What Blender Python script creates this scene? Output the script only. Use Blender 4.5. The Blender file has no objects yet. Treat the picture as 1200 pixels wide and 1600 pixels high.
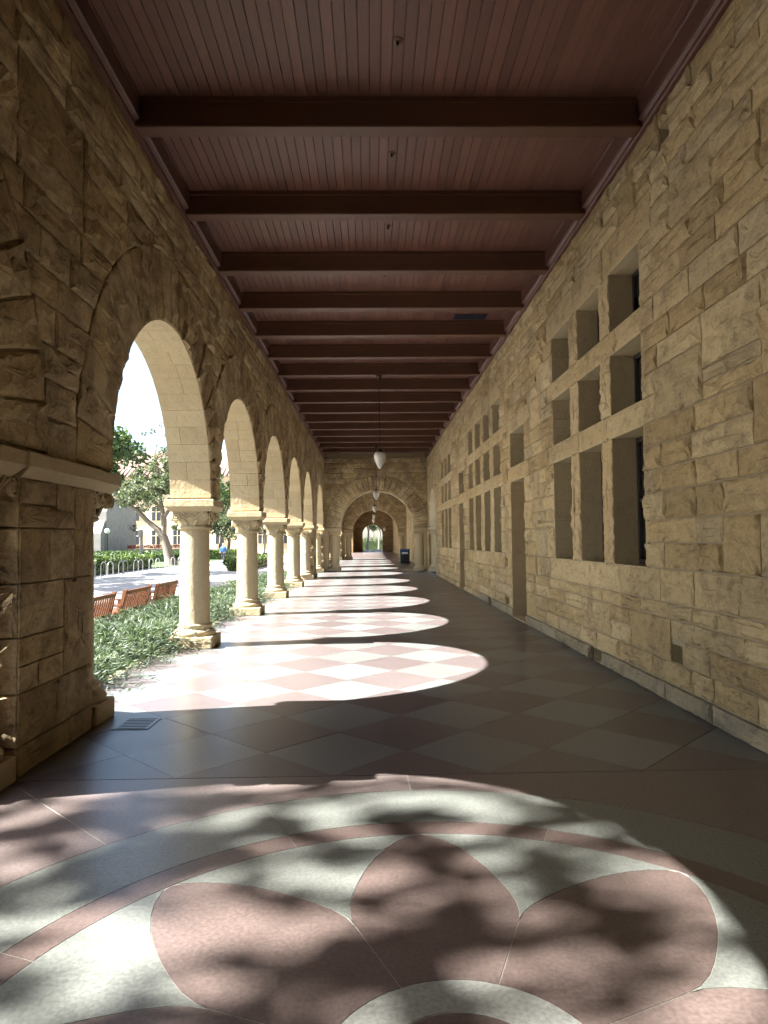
import bpy, math, random
import numpy as np
from mathutils import Vector, Matrix
rnd = random.Random(7)
scene = bpy.context.scene
col = scene.collection
PI = math.pi
R_ = math.radians

# ------------------------------------------------------------------ camera
CAM_H = 1.55
FPX, YAW, PITCH, ROLL = 1072.79, 0.0185, 0.0409, -0.0103   # focal length in photo pixels (1200 x 1600)
def cam_axes():
    cy, sy, cp, sp = math.cos(YAW), math.sin(YAW), math.cos(PITCH), math.sin(PITCH)
    F = Vector((sy*cp, cy*cp, sp)); r = Vector((cy, -sy, 0)); u = r.cross(F)
    c, s = math.cos(ROLL), math.sin(ROLL)
    return F, c*r + s*u, -s*r + c*u
CF, CR, CU = cam_axes()
cam = bpy.data.cameras.new('camera'); camo = bpy.data.objects.new('camera', cam); col.objects.link(camo)
cam.sensor_fit = 'VERTICAL'; cam.sensor_height = 24.0; cam.lens = 24.0*FPX/1600.0
cam.clip_start = 0.05; cam.clip_end = 3000
M = Matrix((CR, CU, -CF)).transposed().to_4x4(); M.translation = (0, 0, CAM_H)
camo.matrix_world = M
scene.camera = camo

# ------------------------------------------------------------------ sky, sun, exposure
SUN_EL, SUN_SLOPE = R_(42.7), 0.172
to_sun = Vector((-1, -SUN_SLOPE, 0)).normalized()*math.cos(SUN_EL) + Vector((0, 0, math.sin(SUN_EL)))
w = bpy.data.worlds.new('World'); scene.world = w; w.use_nodes = True
wn = w.node_tree; bg = wn.nodes['Background']
sky = wn.nodes.new('ShaderNodeTexSky'); sky.sky_type = 'NISHITA'; sky.sun_disc = False
sky.sun_elevation = SUN_EL; sky.sun_rotation = math.atan2(to_sun.x, to_sun.y)
sky.air_density = 1.0; sky.dust_density = 1.6; sky.ozone_density = 1.0
wn.links.new(sky.outputs[0], bg.inputs[0]); bg.inputs[1].default_value = 0.055
sl = bpy.data.lights.new('sun', 'SUN'); sl.energy = 5.0; sl.angle = R_(0.53); sl.color = (1.0, 0.98, 0.94)
so = bpy.data.objects.new('sun', sl); col.objects.link(so); so.location = (-20, -4, 30)
so.rotation_euler = (-to_sun).to_track_quat('-Z', 'Y').to_euler()
vs = scene.view_settings; vs.view_transform = 'Standard'; vs.look = 'None'; vs.gamma = 1; vs.use_curve_mapping = False
vs.exposure = 3.1
scene.render.engine = 'CYCLES'
cy_ = scene.cycles; cy_.max_bounces = 8; cy_.diffuse_bounces = 5; cy_.use_adaptive_sampling = True; cy_.adaptive_threshold = .02; cy_.adaptive_min_samples = 12; cy_.glossy_bounces = 4; cy_.transparent_max_bounces = 6
cy_.use_denoising = True; cy_.sample_clamp_indirect = 6.0; cy_.caustics_reflective = False; cy_.caustics_refractive = False

# ------------------------------------------------------------------ materials
MATS = {}
class NT:
    def __init__(s, name):
        s.m = bpy.data.materials.new(name); s.m.use_nodes = True; s.t = s.m.node_tree; s.b = s.t.nodes['Principled BSDF']; MATS[name] = s.m
    def n(s, typ, **kw):
        nd = s.t.nodes.new('ShaderNode'+typ)
        for k, v in kw.items(): setattr(nd, k, v)
        return nd
    def l(s, a, b): s.t.links.new(a, b)
    def pos(s, scale=(1, 1, 1), obj=False):
        if obj: o = s.n('TexCoord').outputs['Object']
        else: o = s.n('NewGeometry').outputs['Position']
        mp = s.n('Mapping'); mp.inputs['Scale'].default_value = scale; s.l(o, mp.inputs[0]); return mp.outputs[0]
    def noise(s, vec, scale, detail=4, rough=.55, dist=0):
        nd = s.n('TexNoise'); nd.inputs['Scale'].default_value = scale; nd.inputs['Detail'].default_value = detail
        nd.inputs['Roughness'].default_value = rough; nd.inputs['Distortion'].default_value = dist; s.l(vec, nd.inputs['Vector']); return nd.outputs['Fac']
    def ramp(s, fac, stops, interp='LINEAR'):
        nd = s.n('ValToRGB'); cr = nd.color_ramp; cr.interpolation = interp
        while len(cr.elements) < len(stops): cr.elements.new(.5)
        for e, (p, c) in zip(cr.elements, stops):
            e.position = p; e.color = tuple(c)+(1,) if not isinstance(c, (int, float)) else (c, c, c, 1)
        s.l(fac, nd.inputs[0]); return nd.outputs[0]
    def mix(s, fac, a, b, mode='MIX'):
        nd = s.n('MixRGB', blend_type=mode)
        for i, v in ((0, fac), (1, a), (2, b)):
            if hasattr(v, 'default_value'): s.l(v, nd.inputs[i])
            elif i == 0: nd.inputs[0].default_value = v
            else: nd.inputs[i].default_value = tuple(v)+(1,)
        return nd.outputs[0]
    def math(s, op, a, b=None):
        nd = s.n('Math', operation=op)
        for i, v in ((0, a), (1, b)):
            if v is None: continue
            if hasattr(v, 'default_value'): s.l(v, nd.inputs[i])
            else: nd.inputs[i].default_value = v
        return nd.outputs[0]
    def bump(s, h, strength, dist, prev=None):
        nd = s.n('Bump'); nd.inputs['Strength'].default_value = strength; nd.inputs['Distance'].default_value = dist
        s.l(h, nd.inputs['Height'])
        if prev is not None: s.l(prev, nd.inputs['Normal'])
        return nd.outputs[0]
    def out(s, colr, rough=.7, normal=None, spec=None):
        b = s.b
        if hasattr(colr, 'default_value'): s.l(colr, b.inputs['Base Color'])
        else: b.inputs['Base Color'].default_value = tuple(colr)+(1,)
        if hasattr(rough, 'default_value'): s.l(rough, b.inputs['Roughness'])
        else: b.inputs['Roughness'].default_value = rough
        if normal is not None: s.l(normal, b.inputs['Normal'])
        if spec is not None: b.inputs['Specular IOR Level'].default_value = spec
        return s.m
    def tone(s):
        nd = s.n('Attribute'); nd.attribute_name = 'tone'; return nd.outputs['Fac']

def mat_stone(name, stops, stain=.6, stain_col=(.16, .12, .08), bump=.6, fine=45, stain_lo=.5, stain_hi=.66, big=1.0, blotch=.0):
    k = NT(name); P = k.pos(); c = k.ramp(k.tone(), stops)
    n1 = k.noise(P, 2.3*big, 4, .62, .6); n2 = k.noise(P, 9, 4, .62); n3 = k.noise(P, fine, 3, .65); n4 = k.noise(k.pos((1, 1, 2.0)), 8.0, 5, .74, .15)
    c = k.mix(k.ramp(n2, [(.25, .38), (.7, 0)]), c, (.56, .45, .265), 'MIX')
    c = k.mix(k.math('MULTIPLY', k.ramp(n1, [(stain_lo, 0), (stain_hi, 1)]), stain), c, stain_col)
    if blotch:
        mk = k.math('MULTIPLY', k.ramp(n4, [(.52, 0), (.62, 1)]), k.ramp(n1, [(.38, .25), (.6, 1)]))
        c = k.mix(k.math('MULTIPLY', mk, blotch), c, (stain_col[0]*.55, stain_col[1]*.58, stain_col[2]*.66))
    c = k.mix(.55, c, k.ramp(n3, [(.25, .58), (.75, 1.28)]), 'MULTIPLY')
    h = k.mix(.5, n2, n4) if blotch else n2
    nb = k.bump(h, bump, .05); nb = k.bump(n3, bump*.9, .012, nb)
    k.out(c, .88, nb, .2)
mat_stone('sandstone', [(0, (.31, .222, .112)), (.25, (.43, .315, .16)), (.45, (.41, .33, .205)), (.7, (.48, .355, .185)), (1, (.54, .43, .255))], stain=.4, stain_col=(.2, .148, .092), bump=.5, blotch=.5)
mat_stone('sandstone_weathered', [(0, (.36, .26, .13)), (.35, (.52, .39, .205)), (.6, (.52, .42, .26)), (1, (.6, .48, .285))], stain=.55, stain_col=(.22, .152, .09), bump=.5, stain_lo=.42, stain_hi=.58, blotch=.5)
mat_stone('dressed_stone', [(0, (.42, .335, .205)), (1, (.5, .41, .26))], stain=.3, stain_col=(.27, .2, .125), bump=.35, fine=90, stain_lo=.55, stain_hi=.75)
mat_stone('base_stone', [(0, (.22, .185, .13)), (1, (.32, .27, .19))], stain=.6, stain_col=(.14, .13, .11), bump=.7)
def mat_mortar(name, colr):
    k = NT(name); P = k.pos(); n = k.noise(P, 30, 4)
    k.out(k.mix(.4, colr, k.ramp(n, [(.2, .6), (.8, 1.2)]), 'MULTIPLY'), .95, k.bump(n, .5, .01), .1)
mat_mortar('mortar', (.36, .3, .21)); mat_mortar('mortar_dark', (.27, .215, .135))
def mat_far_masonry():
    k = NT('far_masonry'); tc = k.n('NewGeometry').outputs['Position']
    sep = k.n('SeparateXYZ'); k.l(tc, sep.inputs[0]); cmb = k.n('CombineXYZ'); k.l(k.math('ADD', sep.outputs[0], sep.outputs[1]), cmb.inputs[0]); k.l(sep.outputs[2], cmb.inputs[1])
    br = k.n('TexBrick'); br.inputs['Scale'].default_value = 1; br.inputs['Brick Width'].default_value = .62; br.inputs['Row Height'].default_value = .29
    br.inputs['Mortar Size'].default_value = .018; br.inputs['Mortar Smooth'].default_value = .6; br.inputs['Color1'].default_value = (.3, .21, .1, 1); br.inputs['Color2'].default_value = (.44, .32, .17, 1); br.inputs['Mortar'].default_value = (.2, .15, .09, 1)
    k.l(cmb.outputs[0], br.inputs['Vector']); n = k.noise(k.pos(), 6, 5, .6)
    c = k.mix(.6, br.outputs[0], k.ramp(n, [(.25, .55), (.75, 1.25)]), 'MULTIPLY')
    k.out(c, .9, k.bump(n, .8, .05), .15)
mat_far_masonry()
def mat_concrete(name, c0, c1, rough0=.315, rough1=.36, speck=.5):
    k = NT(name); P = k.pos(); c = k.ramp(k.tone(), [(0, c0), (1, c1)])
    n1 = k.noise(P, 1.1, 3, .55, .2); n2 = k.noise(P, 55, 1, .6); n3 = k.noise(P, 7, 4, .6)
    c = k.mix(.5, c, k.ramp(n1, [(.25, .78), (.75, 1.14)]), 'MULTIPLY')
    c = k.mix(.45, c, k.ramp(n3, [(.25, .82), (.75, 1.12)]), 'MULTIPLY')
    c = k.mix(1, c, k.ramp(n2, [(.3, .8), (.5, 1.0), (.72, 1.22)]), 'MULTIPLY')
    r = k.ramp(n3, [(.25, rough0), (.8, rough1)])
    k.out(c, r, None, .5)
mat_concrete('red_concrete', (.088, .064, .056), (.104, .077, .068))
mat_concrete('red_tile', (.106, .086, .083), (.13, .107, .103))
mat_concrete('pale_tile', (.134, .139, .132), (.162, .168, .159))
mat_concrete('pale_concrete', (.118, .124, .110), (.142, .148, .132))
mat_concrete('pink_concrete', (.125, .098, .09), (.15, .12, .11))
mat_concrete('white_concrete', (.2, .203, .18), (.22, .223, .2))
mat_mortar('grout', (.3, .29, .25)); mat_mortar('dark_joint', (.07, .065, .06))
def mat_wood(name, base, var, rough=.45, scale=(30, 1.2, 30), bump=.15):
    k = NT(name); P = k.pos(scale); n = k.noise(P, 2.5, 5, .65, .3); n2 = k.noise(k.pos(), 1.1, 3)
    c = k.ramp(k.tone(), [(0, tuple(b*(1-var) for b in base)), (1, tuple(b*(1+var) for b in base))])
    c = k.mix(.6, c, k.ramp(n, [(.25, .6), (.75, 1.2)]), 'MULTIPLY'); c = k.mix(.5, c, k.ramp(n2, [(.3, .8), (.7, 1.15)]), 'MULTIPLY')
    k.out(c, rough, k.bump(n, bump, .004), .4)
mat_wood('ceiling_boards', (.165, .074, .054), .15)
mat_wood('ceiling_beam', (.125, .058, .036), .12, .5, (1.2, 30, 30))
mat_wood('ceiling_trim', (.12, .052, .04), .1, .45)
mat_wood('bench_wood', (.2, .075, .032), .2, .5, (8, 8, 3))
mat_wood('door_wood', (.12, .06, .03), .1, .4, (10, 10, 1))
mat_wood('bark', (.17, .14, .11), .25, .9, (6, 6, 1.5), .9)
def mat_plain(name, c, rough=.5, metal=0, spec=None, nz=0):
    k = NT(name)
    if nz:
        n = k.noise(k.pos(), nz, 4); cc = k.mix(.6, c, k.ramp(n, [(.25, .65), (.75, 1.25)]), 'MULTIPLY'); k.out(cc, rough, k.bump(n, .2, .01), spec)
    else: k.out(c, rough, None, spec)
    k.b.inputs['Metallic'].default_value = metal
mat_plain('dark_metal', (.03, .028, .026), .4, .6); mat_plain('bronze', (.05, .035, .022), .45, .7); mat_plain('steel_hoop', (.33, .34, .35), .4, .4)
mat_plain('frosted_glass', (.62, .6, .55), .35, nz=6); mat_plain('globe_white', (.82, .82, .8), .3)
mat_plain('window_glass', (.012, .014, .016), .06); mat_plain('window_frame', (.03, .028, .025), .5)
mat_plain('black_plastic', (.02, .022, .03), .4); mat_plain('blue_plastic', (.03, .09, .3), .35); mat_plain('label_white', (.6, .65, .7), .4)
mat_plain('vent_metal', (.035, .04, .07), .5, .3); mat_plain('grate_metal', (.05, .045, .04), .5, .6); mat_plain('void', (.01, .009, .008), .9)
mat_plain('court_paving', (.42, .4, .37), .85, nz=1.3); mat_plain('soil', (.09, .065, .045), .95, nz=8); mat_plain('lawn', (.05, .085, .025), .95, nz=5)
mat_plain('stucco', (.62, .5, .34), .9, nz=1.2); mat_plain('grey_stone', (.26, .245, .22), .9, nz=2); mat_plain('roof_tile', (.17, .1, .075), .8, nz=4); mat_plain('far_window', (.04, .045, .05), .2)
mat_plain('skin', (.45, .28, .2), .6); mat_plain('jacket_blue', (.02, .1, .35), .8); mat_plain('trousers_dark', (.03, .03, .045), .8); mat_plain('hair_pale', (.5, .42, .33), .8); mat_plain('shoe_white', (.5, .5, .5), .6)
mat_plain('sign_grey', (.06, .065, .07), .5); mat_plain('car_grey', (.3, .31, .33), .25); mat_plain('tyre', (.015, .015, .015), .8); mat_plain('red_flowers', (.45, .09, .04), .8, nz=9)
def mat_leaf(name, c0, c1):
    k = NT(name); c = k.ramp(k.tone(), [(0, c0), (1, c1)]); k.out(c, .55, None, .3)
    tr = k.n('BsdfTranslucent'); k.l(k.mix(1, c, (1.0, 1.1, .6), 'MULTIPLY'), tr.inputs[0])
    mx = k.n('MixShader'); mx.inputs[0].default_value = .3
    k.l(k.b.outputs[0], mx.inputs[1]); k.l(tr.outputs[0], mx.inputs[2]); k.l(mx.outputs[0], k.t.nodes['Material Output'].inputs[0])
mat_leaf('leaf_oak', (.055, .075, .04), (.16, .18, .105)); mat_leaf('leaf_dark', (.03, .06, .02), (.09, .13, .045))
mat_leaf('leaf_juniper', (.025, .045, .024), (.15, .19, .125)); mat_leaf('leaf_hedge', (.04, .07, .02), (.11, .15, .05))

# ------------------------------------------------------------------ mesh helpers
class MB:
    """collects shapes; build() links them as one mesh object"""
    def __init__(s): s.v = []; s.f = []; s.t = []; s.mi = []; s.tone_ = .5; s.m = 0
    def add(s, vs_, fs_, tone=None, m=None):
        o = len(s.v); s.v.extend([tuple(v) for v in vs_]); t = s.tone_ if tone is None else tone; s.t.extend([t]*len(vs_))
        mm = s.m if m is None else m
        for f in fs_: s.f.append(tuple(i+o for i in f)); s.mi.append(mm)
    def box(s, x0, x1, y0, y1, z0, z1, **k):
        s.add([(x0,y0,z0),(x1,y0,z0),(x1,y1,z0),(x0,y1,z0),(x0,y0,z1),(x1,y0,z1),(x1,y1,z1),(x0,y1,z1)],
              [(0,3,2,1),(4,5,6,7),(0,1,5,4),(1,2,6,5),(2,3,7,6),(3,0,4,7)], **k)
    def bbox(s, x0, x1, y0, y1, z0, z1, b=.01, **k):   # box with chamfered vertical and top edges
        def rect(d, z): return [(x0+d,y0,z),(x1-d,y0,z),(x1,y0+d,z),(x1,y1-d,z),(x1-d,y1,z),(x0+d,y1,z),(x0,y1-d,z),(x0,y0+d,z)]
        def rect2(d, z): return [(x0+d+b,y0+d,z),(x1-d-b,y0+d,z),(x1-d,y0+d+b,z),(x1-d,y1-d-b,z),(x1-d-b,y1-d,z),(x0+d+b,y1-d,z),(x0+d,y1-d-b,z),(x0+d,y0+d+b,z)]
        V = rect2(b*.7, z0)+rect(b, z0+b)+rect(b, z1-b)+rect2(b*.7, z1); F = [tuple(range(7, -1, -1)), tuple(range(24, 32))]
        for L in range(3):
            for i in range(8): F.append((L*8+i, L*8+(i+1) % 8, L*8+8+(i+1) % 8, L*8+8+i))
        s.add(V, F, **k)
    def lathe(s, prof, n=24, c=(0, 0, 0), sq=None, **k):
        V = []; F = []
        for r, z in prof:
            for i in range(n):
                a = 2*PI*i/n; V.append((c[0]+r*math.cos(a), c[1]+r*math.sin(a), c[2]+z))
        for j in range(len(prof)-1):
            for i in range(n): F.append((j*n+i, j*n+(i+1) % n, (j+1)*n+(i+1) % n, (j+1)*n+i))
        F.append(tuple(range(n-1, -1, -1))); F.append(tuple(range((len(prof)-1)*n, len(prof)*n)))
        s.add(V, F, **k)
    def tube(s, pts, rad, n=8, cap=True, **k):
        pts = [Vector(p) for p in pts]
        if not hasattr(rad, '__len__'): rad = [rad]*len(pts)
        V = []; F = []; up = Vector((0, 0, 1)); pu = None
        for i, p in enumerate(pts):
            d = (pts[min(i+1, len(pts)-1)]-pts[max(i-1, 0)]).normalized()
            if pu is None:
                pu = d.cross(up if abs(d.z) < .9 else Vector((1, 0, 0))).normalized()
            else:
                pu = (pu - d*pu.dot(d)).normalized()
            q = d.cross(pu)
            for j in range(n):
                a = 2*PI*j/n; V.append(p+(pu*math.cos(a)+q*math.sin(a))*rad[i])
        for i in range(len(pts)-1):
            for j in range(n): F.append((i*n+j, i*n+(j+1) % n, (i+1)*n+(j+1) % n, (i+1)*n+j))
        if cap: F.append(tuple(range(n-1, -1, -1))); F.append(tuple(range((len(pts)-1)*n, len(pts)*n)))
        s.add(V, F, **k)
    def prism(s, poly, z0, z1, **k):     # poly: list of (x,y), counter-clockwise
        n = len(poly); V = [(x, y, z0) for x, y in poly]+[(x, y, z1) for x, y in poly]
        F = [tuple(range(n-1, -1, -1)), tuple(range(n, 2*n))]+[(i, (i+1) % n, n+(i+1) % n, n+i) for i in range(n)]
        s.add(V, F, **k)
    def ball(s, c, r, n=12, m=8, **k):
        rx, ry, rz = (r, r, r) if not hasattr(r, '__len__') else r
        V = [(c[0], c[1], c[2]-rz)]; F = []
        for j in range(1, m):
            ph = -PI/2+PI*j/m
            for i in range(n):
                a = 2*PI*i/n; V.append((c[0]+rx*math.cos(ph)*math.cos(a), c[1]+ry*math.cos(ph)*math.sin(a), c[2]+rz*math.sin(ph)))
        V.append((c[0], c[1], c[2]+rz)); L = len(V)-1
        for i in range(n):
            F.append((0, 1+(i+1) % n, 1+i)); F.append((L, L-n+i, L-n+(i+1) % n))
        for j in range(m-2):
            for i in range(n): F.append((1+j*n+i, 1+j*n+(i+1) % n, 1+(j+1)*n+(i+1) % n, 1+(j+1)*n+i))
        s.add(V, F, **k)
    def mesh(s, name, mats, origin=(0, 0, 0), smooth=None):
        me = bpy.data.meshes.new(name); o = Vector(origin)
        me.from_pydata([(v[0]-o[0], v[1]-o[1], v[2]-o[2]) for v in s.v], [], s.f)
        for m in ([mats] if isinstance(mats, str) else mats): me.materials.append(MATS[m])
        if any(s.mi): me.polygons.foreach_set('material_index', s.mi)
        at = me.attributes.new('tone', 'FLOAT', 'POINT'); at.data.foreach_set('value', s.t)
        if smooth is not None:
            me.polygons.foreach_set('use_smooth', [True]*len(me.polygons)); me.set_sharp_from_angle(angle=R_(smooth))
        me.update(); return me
    def build(s, name, mats, parent=None, origin=(0, 0, 0), smooth=None, kind=None):
        return obj(name, s.mesh(name, mats, origin, smooth), parent, origin, kind)
def obj(name, me, parent=None, loc=(0, 0, 0), kind=None):
    o = bpy.data.objects.new(name, me); col.objects.link(o)
    if parent is not None:
        o.parent = parent
        p = parent; off = Vector((0, 0, 0))
        while p is not None: off += p.location; p = p.parent
        o.location = Vector(loc)-off if parent.get('_w') else Vector(loc)
        if parent.get('_w'): o['_w'] = 1
    else: o.location = loc
    if kind: o['kind'] = kind
    return o
def thing(name, label=None, cat=None, loc=(0, 0, 0), group=None, kind=None, world=False):
    o = bpy.data.objects.new(name, None); col.objects.link(o); o.location = loc; o.empty_display_size = .2
    if world: o['_w'] = 1
    return tag(o, label, cat, group, kind)
def tag(o, label=None, cat=None, group=None, kind=None):
    for k, v in (('label', label), ('category', cat), ('group', group), ('kind', kind)):
        if v: o[k] = v
    return o
def dup(o, parent=None):
    c = o.copy(); col.objects.link(c); c.parent = parent
    for ch in list(o.children): dup(ch, c)
    return c
def pix(p):
    d = Vector(p)-Vector((0, 0, CAM_H)); z = d.dot(CF)
    if z < .3: return None
    return 600+FPX*d.dot(CR)/z, 800-FPX*d.dot(CU)/z
def in_frame(p, mar=90):
    q = pix(p); return q is not None and -mar < q[0] < 1200+mar and -mar < q[1] < 1600+mar
ORD = ['first', 'second', 'third', 'fourth', 'fifth', 'sixth', 'seventh', 'eighth', 'ninth', 'tenth', 'eleventh', 'twelfth', 'thirteenth', 'fourteenth', 'fifteenth', 'sixteenth', 'seventeenth', 'eighteenth', 'nineteenth', 'twentieth']

# ------------------------------------------------------------------ rock-faced stones
def hull(P):
    P = sorted(set((round(x, 5), round(y, 5)) for x, y in P))
    def half(pts):
        h = []
        for p in pts:
            while len(h) > 1 and (h[-1][0]-h[-2][0])*(p[1]-h[-2][1])-(h[-1][1]-h[-2][1])*(p[0]-h[-2][0]) <= 1e-9: h.pop()
            h.append(p)
        return h
    a = half(P); b = half(P[::-1]); return a[:-1]+b[:-1]
def clip(poly, a, b, c):      # keep a*x+b*y<=c
    out = []
    for i in range(len(poly)):
        p, q = poly[i], poly[(i+1) % len(poly)]; dp, dq = a*p[0]+b*p[1]-c, a*q[0]+b*q[1]-c
        if dp <= 0: out.append(p)
        if dp*dq < 0:
            t = dp/(dp-dq); out.append((p[0]+t*(q[0]-p[0]), p[1]+t*(q[1]-p[1])))
    return out
def area(P): return .5*abs(sum(P[i][0]*P[(i+1) % len(P)][1]-P[(i+1) % len(P)][0]*P[i][1] for i in range(len(P))))
class Frame:
    def __init__(s, O, U, N): s.O = np.array(O, float); s.U = np.array(U, float); s.N = np.array(N, float); s.V = np.array((0, 0, 1.))
    def p(s, u, v, d): return s.O+u*s.U+v*s.V+d*s.N
    def pts(s, uv, d): return s.O+np.outer(uv[:, 0], s.U)+np.outer(uv[:, 1], s.V)+np.outer(d, s.N)
def stone(mb, fr, poly, step, amp, rng, joint=.009, edge=.012, tone=None, flat=False, rug=.5):
    """one pitch-faced block: joint sides, ragged arris, knapped facets"""
    P = np.array(poly); c = P.mean(0); n = len(P)
    per = []
    for i in range(n):
        a, b = P[i], P[(i+1) % n]; L = np.linalg.norm(b-a); k = max(1, int(round(L/step)))
        for j in range(k): per.append(a+(b-a)*j/k)
    B = np.array(per); lo, hi = P.min(0), P.max(0); ext = hi-lo; ax = 0 if ext[0] >= ext[1] else 1
    hl = max(0, (ext[ax]-ext[1-ax])/2)*.9; mid = (lo+hi)/2
    med = np.repeat(c[None], len(B), 0); med[:, ax] = np.clip(B[:, ax], mid[ax]-hl, mid[ax]+hl)
    dv = med-B; dl = np.linalg.norm(dv, axis=1)+1e-6; dn = dv/dl[:, None]; hw = min(ext)/2
    K = 5; pl = []
    for k in range(K):
        q = lo+ext*np.array([rng.random(), rng.random()]); ang = rng.random()*2*PI; sl_ = rng.uniform(.05, rug)*amp/max(hw, .05)
        pl.append((q, np.array([math.cos(ang), math.sin(ang)])*sl_, amp*rng.uniform(.7, 1.5)))
    ph = [rng.random()*6.28 for _ in range(4)]
    def face(X):
        d = np.min([h+(X-q)@g for q, g, h in pl], axis=0)
        d += amp*.22*(np.sin(X[:, 0]*23+ph[0]+X[:, 1]*11)+np.sin(X[:, 1]*29+ph[1]-X[:, 0]*9))
        return np.clip(d, .15*amp, 2.2*amp)
    N_ = len(B); r = lambda a, b: np.array([rng.uniform(a, b) for _ in range(N_)])
    uv0 = B+dn*joint*.5
    uv1 = B+dn*(joint*.5+r(0, .006))[:, None]
    rings = [(uv0, np.full(N_, -.03)), (uv1, r(.0, edge))]
    i2 = np.minimum(r(.018, .05), dl*.5); uv2 = B+dn*i2[:, None]; rings.append((uv2, face(uv2)*r(.55, 1.0)))
    i3 = dl*r(.42, .58); uv3 = B+dn*np.maximum(i3, i2+.004)[:, None]; rings.append((uv3, face(uv3)+r(-.16, .16)*amp))
    if hw > .09:
        uv4 = B+dn*(dl*.86)[:, None]; rings.append((uv4, face(uv4)+r(-.16, .16)*amp))
    if flat: rings = [(uv0, np.full(N_, -.03)), (uv0, np.full(N_, amp*.4)), (B+dn*(joint*.5+.006), np.full(N_, amp*.5))]
    V = np.concatenate([fr.pts(a, d) for a, d in rings]); F = []
    ccw = np.dot(np.cross(fr.U, fr.V), fr.N) > 0
    sgn = sum(P[i][0]*P[(i+1) % n][1]-P[(i+1) % n][0]*P[i][1] for i in range(n)) > 0
    for j in range(len(rings)-1):
        for i in range(N_):
            q = (j*N_+i, j*N_+(i+1) % N_, (j+1)*N_+(i+1) % N_, (j+1)*N_+i); F.append(q if ccw == sgn else q[::-1])
    top = tuple(range((len(rings)-1)*N_, len(rings)*N_)); F.append(top if ccw == sgn else top[::-1])
    mb.add(V, F, tone=rng.random() if tone is None else tone)
class Masonry:
    """keeps finished blocks; the largest in view become parts, the rest one 'stuff' part"""
    def __init__(s): s.L = []
    def put(s, mb, fr, poly, weight=1.0, mat=None):
        c = np.array(poly).mean(0); w3 = fr.p(c[0], c[1], 0); d = w3-np.array((0, 0, CAM_H)); dist = np.linalg.norm(d)
        sc = area(poly)*abs(np.dot(d/dist, fr.N))/dist**2*weight if in_frame(w3, 140) else 0
        s.L.append((sc, mb, tuple(w3), mat))
    def flush(s, root, name, rest, mat, limit=300):
        s.L.sort(key=lambda t: -t[0])
        J = MB()
        for i, (sc, mb, c, m1) in enumerate(s.L):
            if i < limit and sc > 0: mb.build(name, m1 or mat, root, c)
            else:
                o = len(J.v); J.v += mb.v; J.t += mb.t; J.f += [tuple(a+o for a in f) for f in mb.f]; J.mi += mb.mi
        if J.v: J.build(rest, mat, root, tuple(root.location), kind='stuff')
def lod(p):
    d = math.dist(p, (0, 0, CAM_H)); return min(.5, max(.075, d*.0105))
def ashlar(fr, zs, u0, u1, holes, rng, minlen=.32, maxlen=.95, split=.45, jump=.12):
    """broken-range ashlar: list of polygons between the band heights zs, with openings left free"""
    out = []; res = {i: [] for i in range(len(zs))}
    for bi in range(len(zs)-1):
        z0, z1 = zs[bi], zs[bi+1]; zm = (z0+z1)/2
        bl = sorted([(a, b) for a, b, c, d in holes if c < zm < d]+res[bi]); seg = []; x = u0
        for a, b in bl:
            if a > x+.02: seg.append((x, min(a, u1)))
            x = max(x, b)
        if x < u1-.02: seg.append((x, u1))
        for a, b in seg:
            x = a
            while x < b-1e-3:
                L = rng.uniform(minlen, maxlen)
                if b-(x+L) < minlen*.8: L = b-x
                if L > maxlen*1.35: L = L/2
                h = z1-z0; t = rng.random()
                free = bi+2 < len(zs) and not any(c < (z1+zs[bi+2])/2 < d and a_ < x+L and b_ > x for a_, b_, c, d in holes)
                if t < jump and free and h < .45 and L > .25:
                    out.append((x, x+L, z0, zs[bi+2])); res[bi+1].append((x, x+L))
                elif t < jump+split and h > .24 and L > .3:
                    zz = z0+h*rng.uniform(.36, .62)
                    for q0, q1 in ((z0, zz), (zz, z1)):
                        if L > .55 and rng.random() < .55:
                            m = x+L*rng.uniform(.35, .65); out += [(x, m, q0, q1), (m, x+L, q0, q1)]
                        else: out.append((x, x+L, q0, q1))
                else: out.append((x, x+L, z0, z1))
                x += L
    return out

# ------------------------------------------------------------------ dimensions of the place
XL, XR, XO = -2.354, 2.81, -2.95          # inner face of arcade, building wall, outer face of arcade
TW = .6                                   # wall thickness
ZS, RA, RING = 2.2, 1.92, .78              # springing, arch radius, voussoir depth
ZC, ZD = 5.65, 5.94                       # beam undersides, ceiling boards
PIERS = [-.66, 5.24, 28.58, 34.48, 40.38, 55.06]
BAY = 4.36
COLS = [10.37, 14.73, 19.09, 23.45]
ARCH1 = [2.29, 8.19, 12.55, 16.91, 21.27, 25.63, 31.53]
COLS2 = [44.93+.65, 49.86]                # columns of the second stretch
ARCH2 = [37.43, 43.4, 47.72, 52.04]

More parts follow.
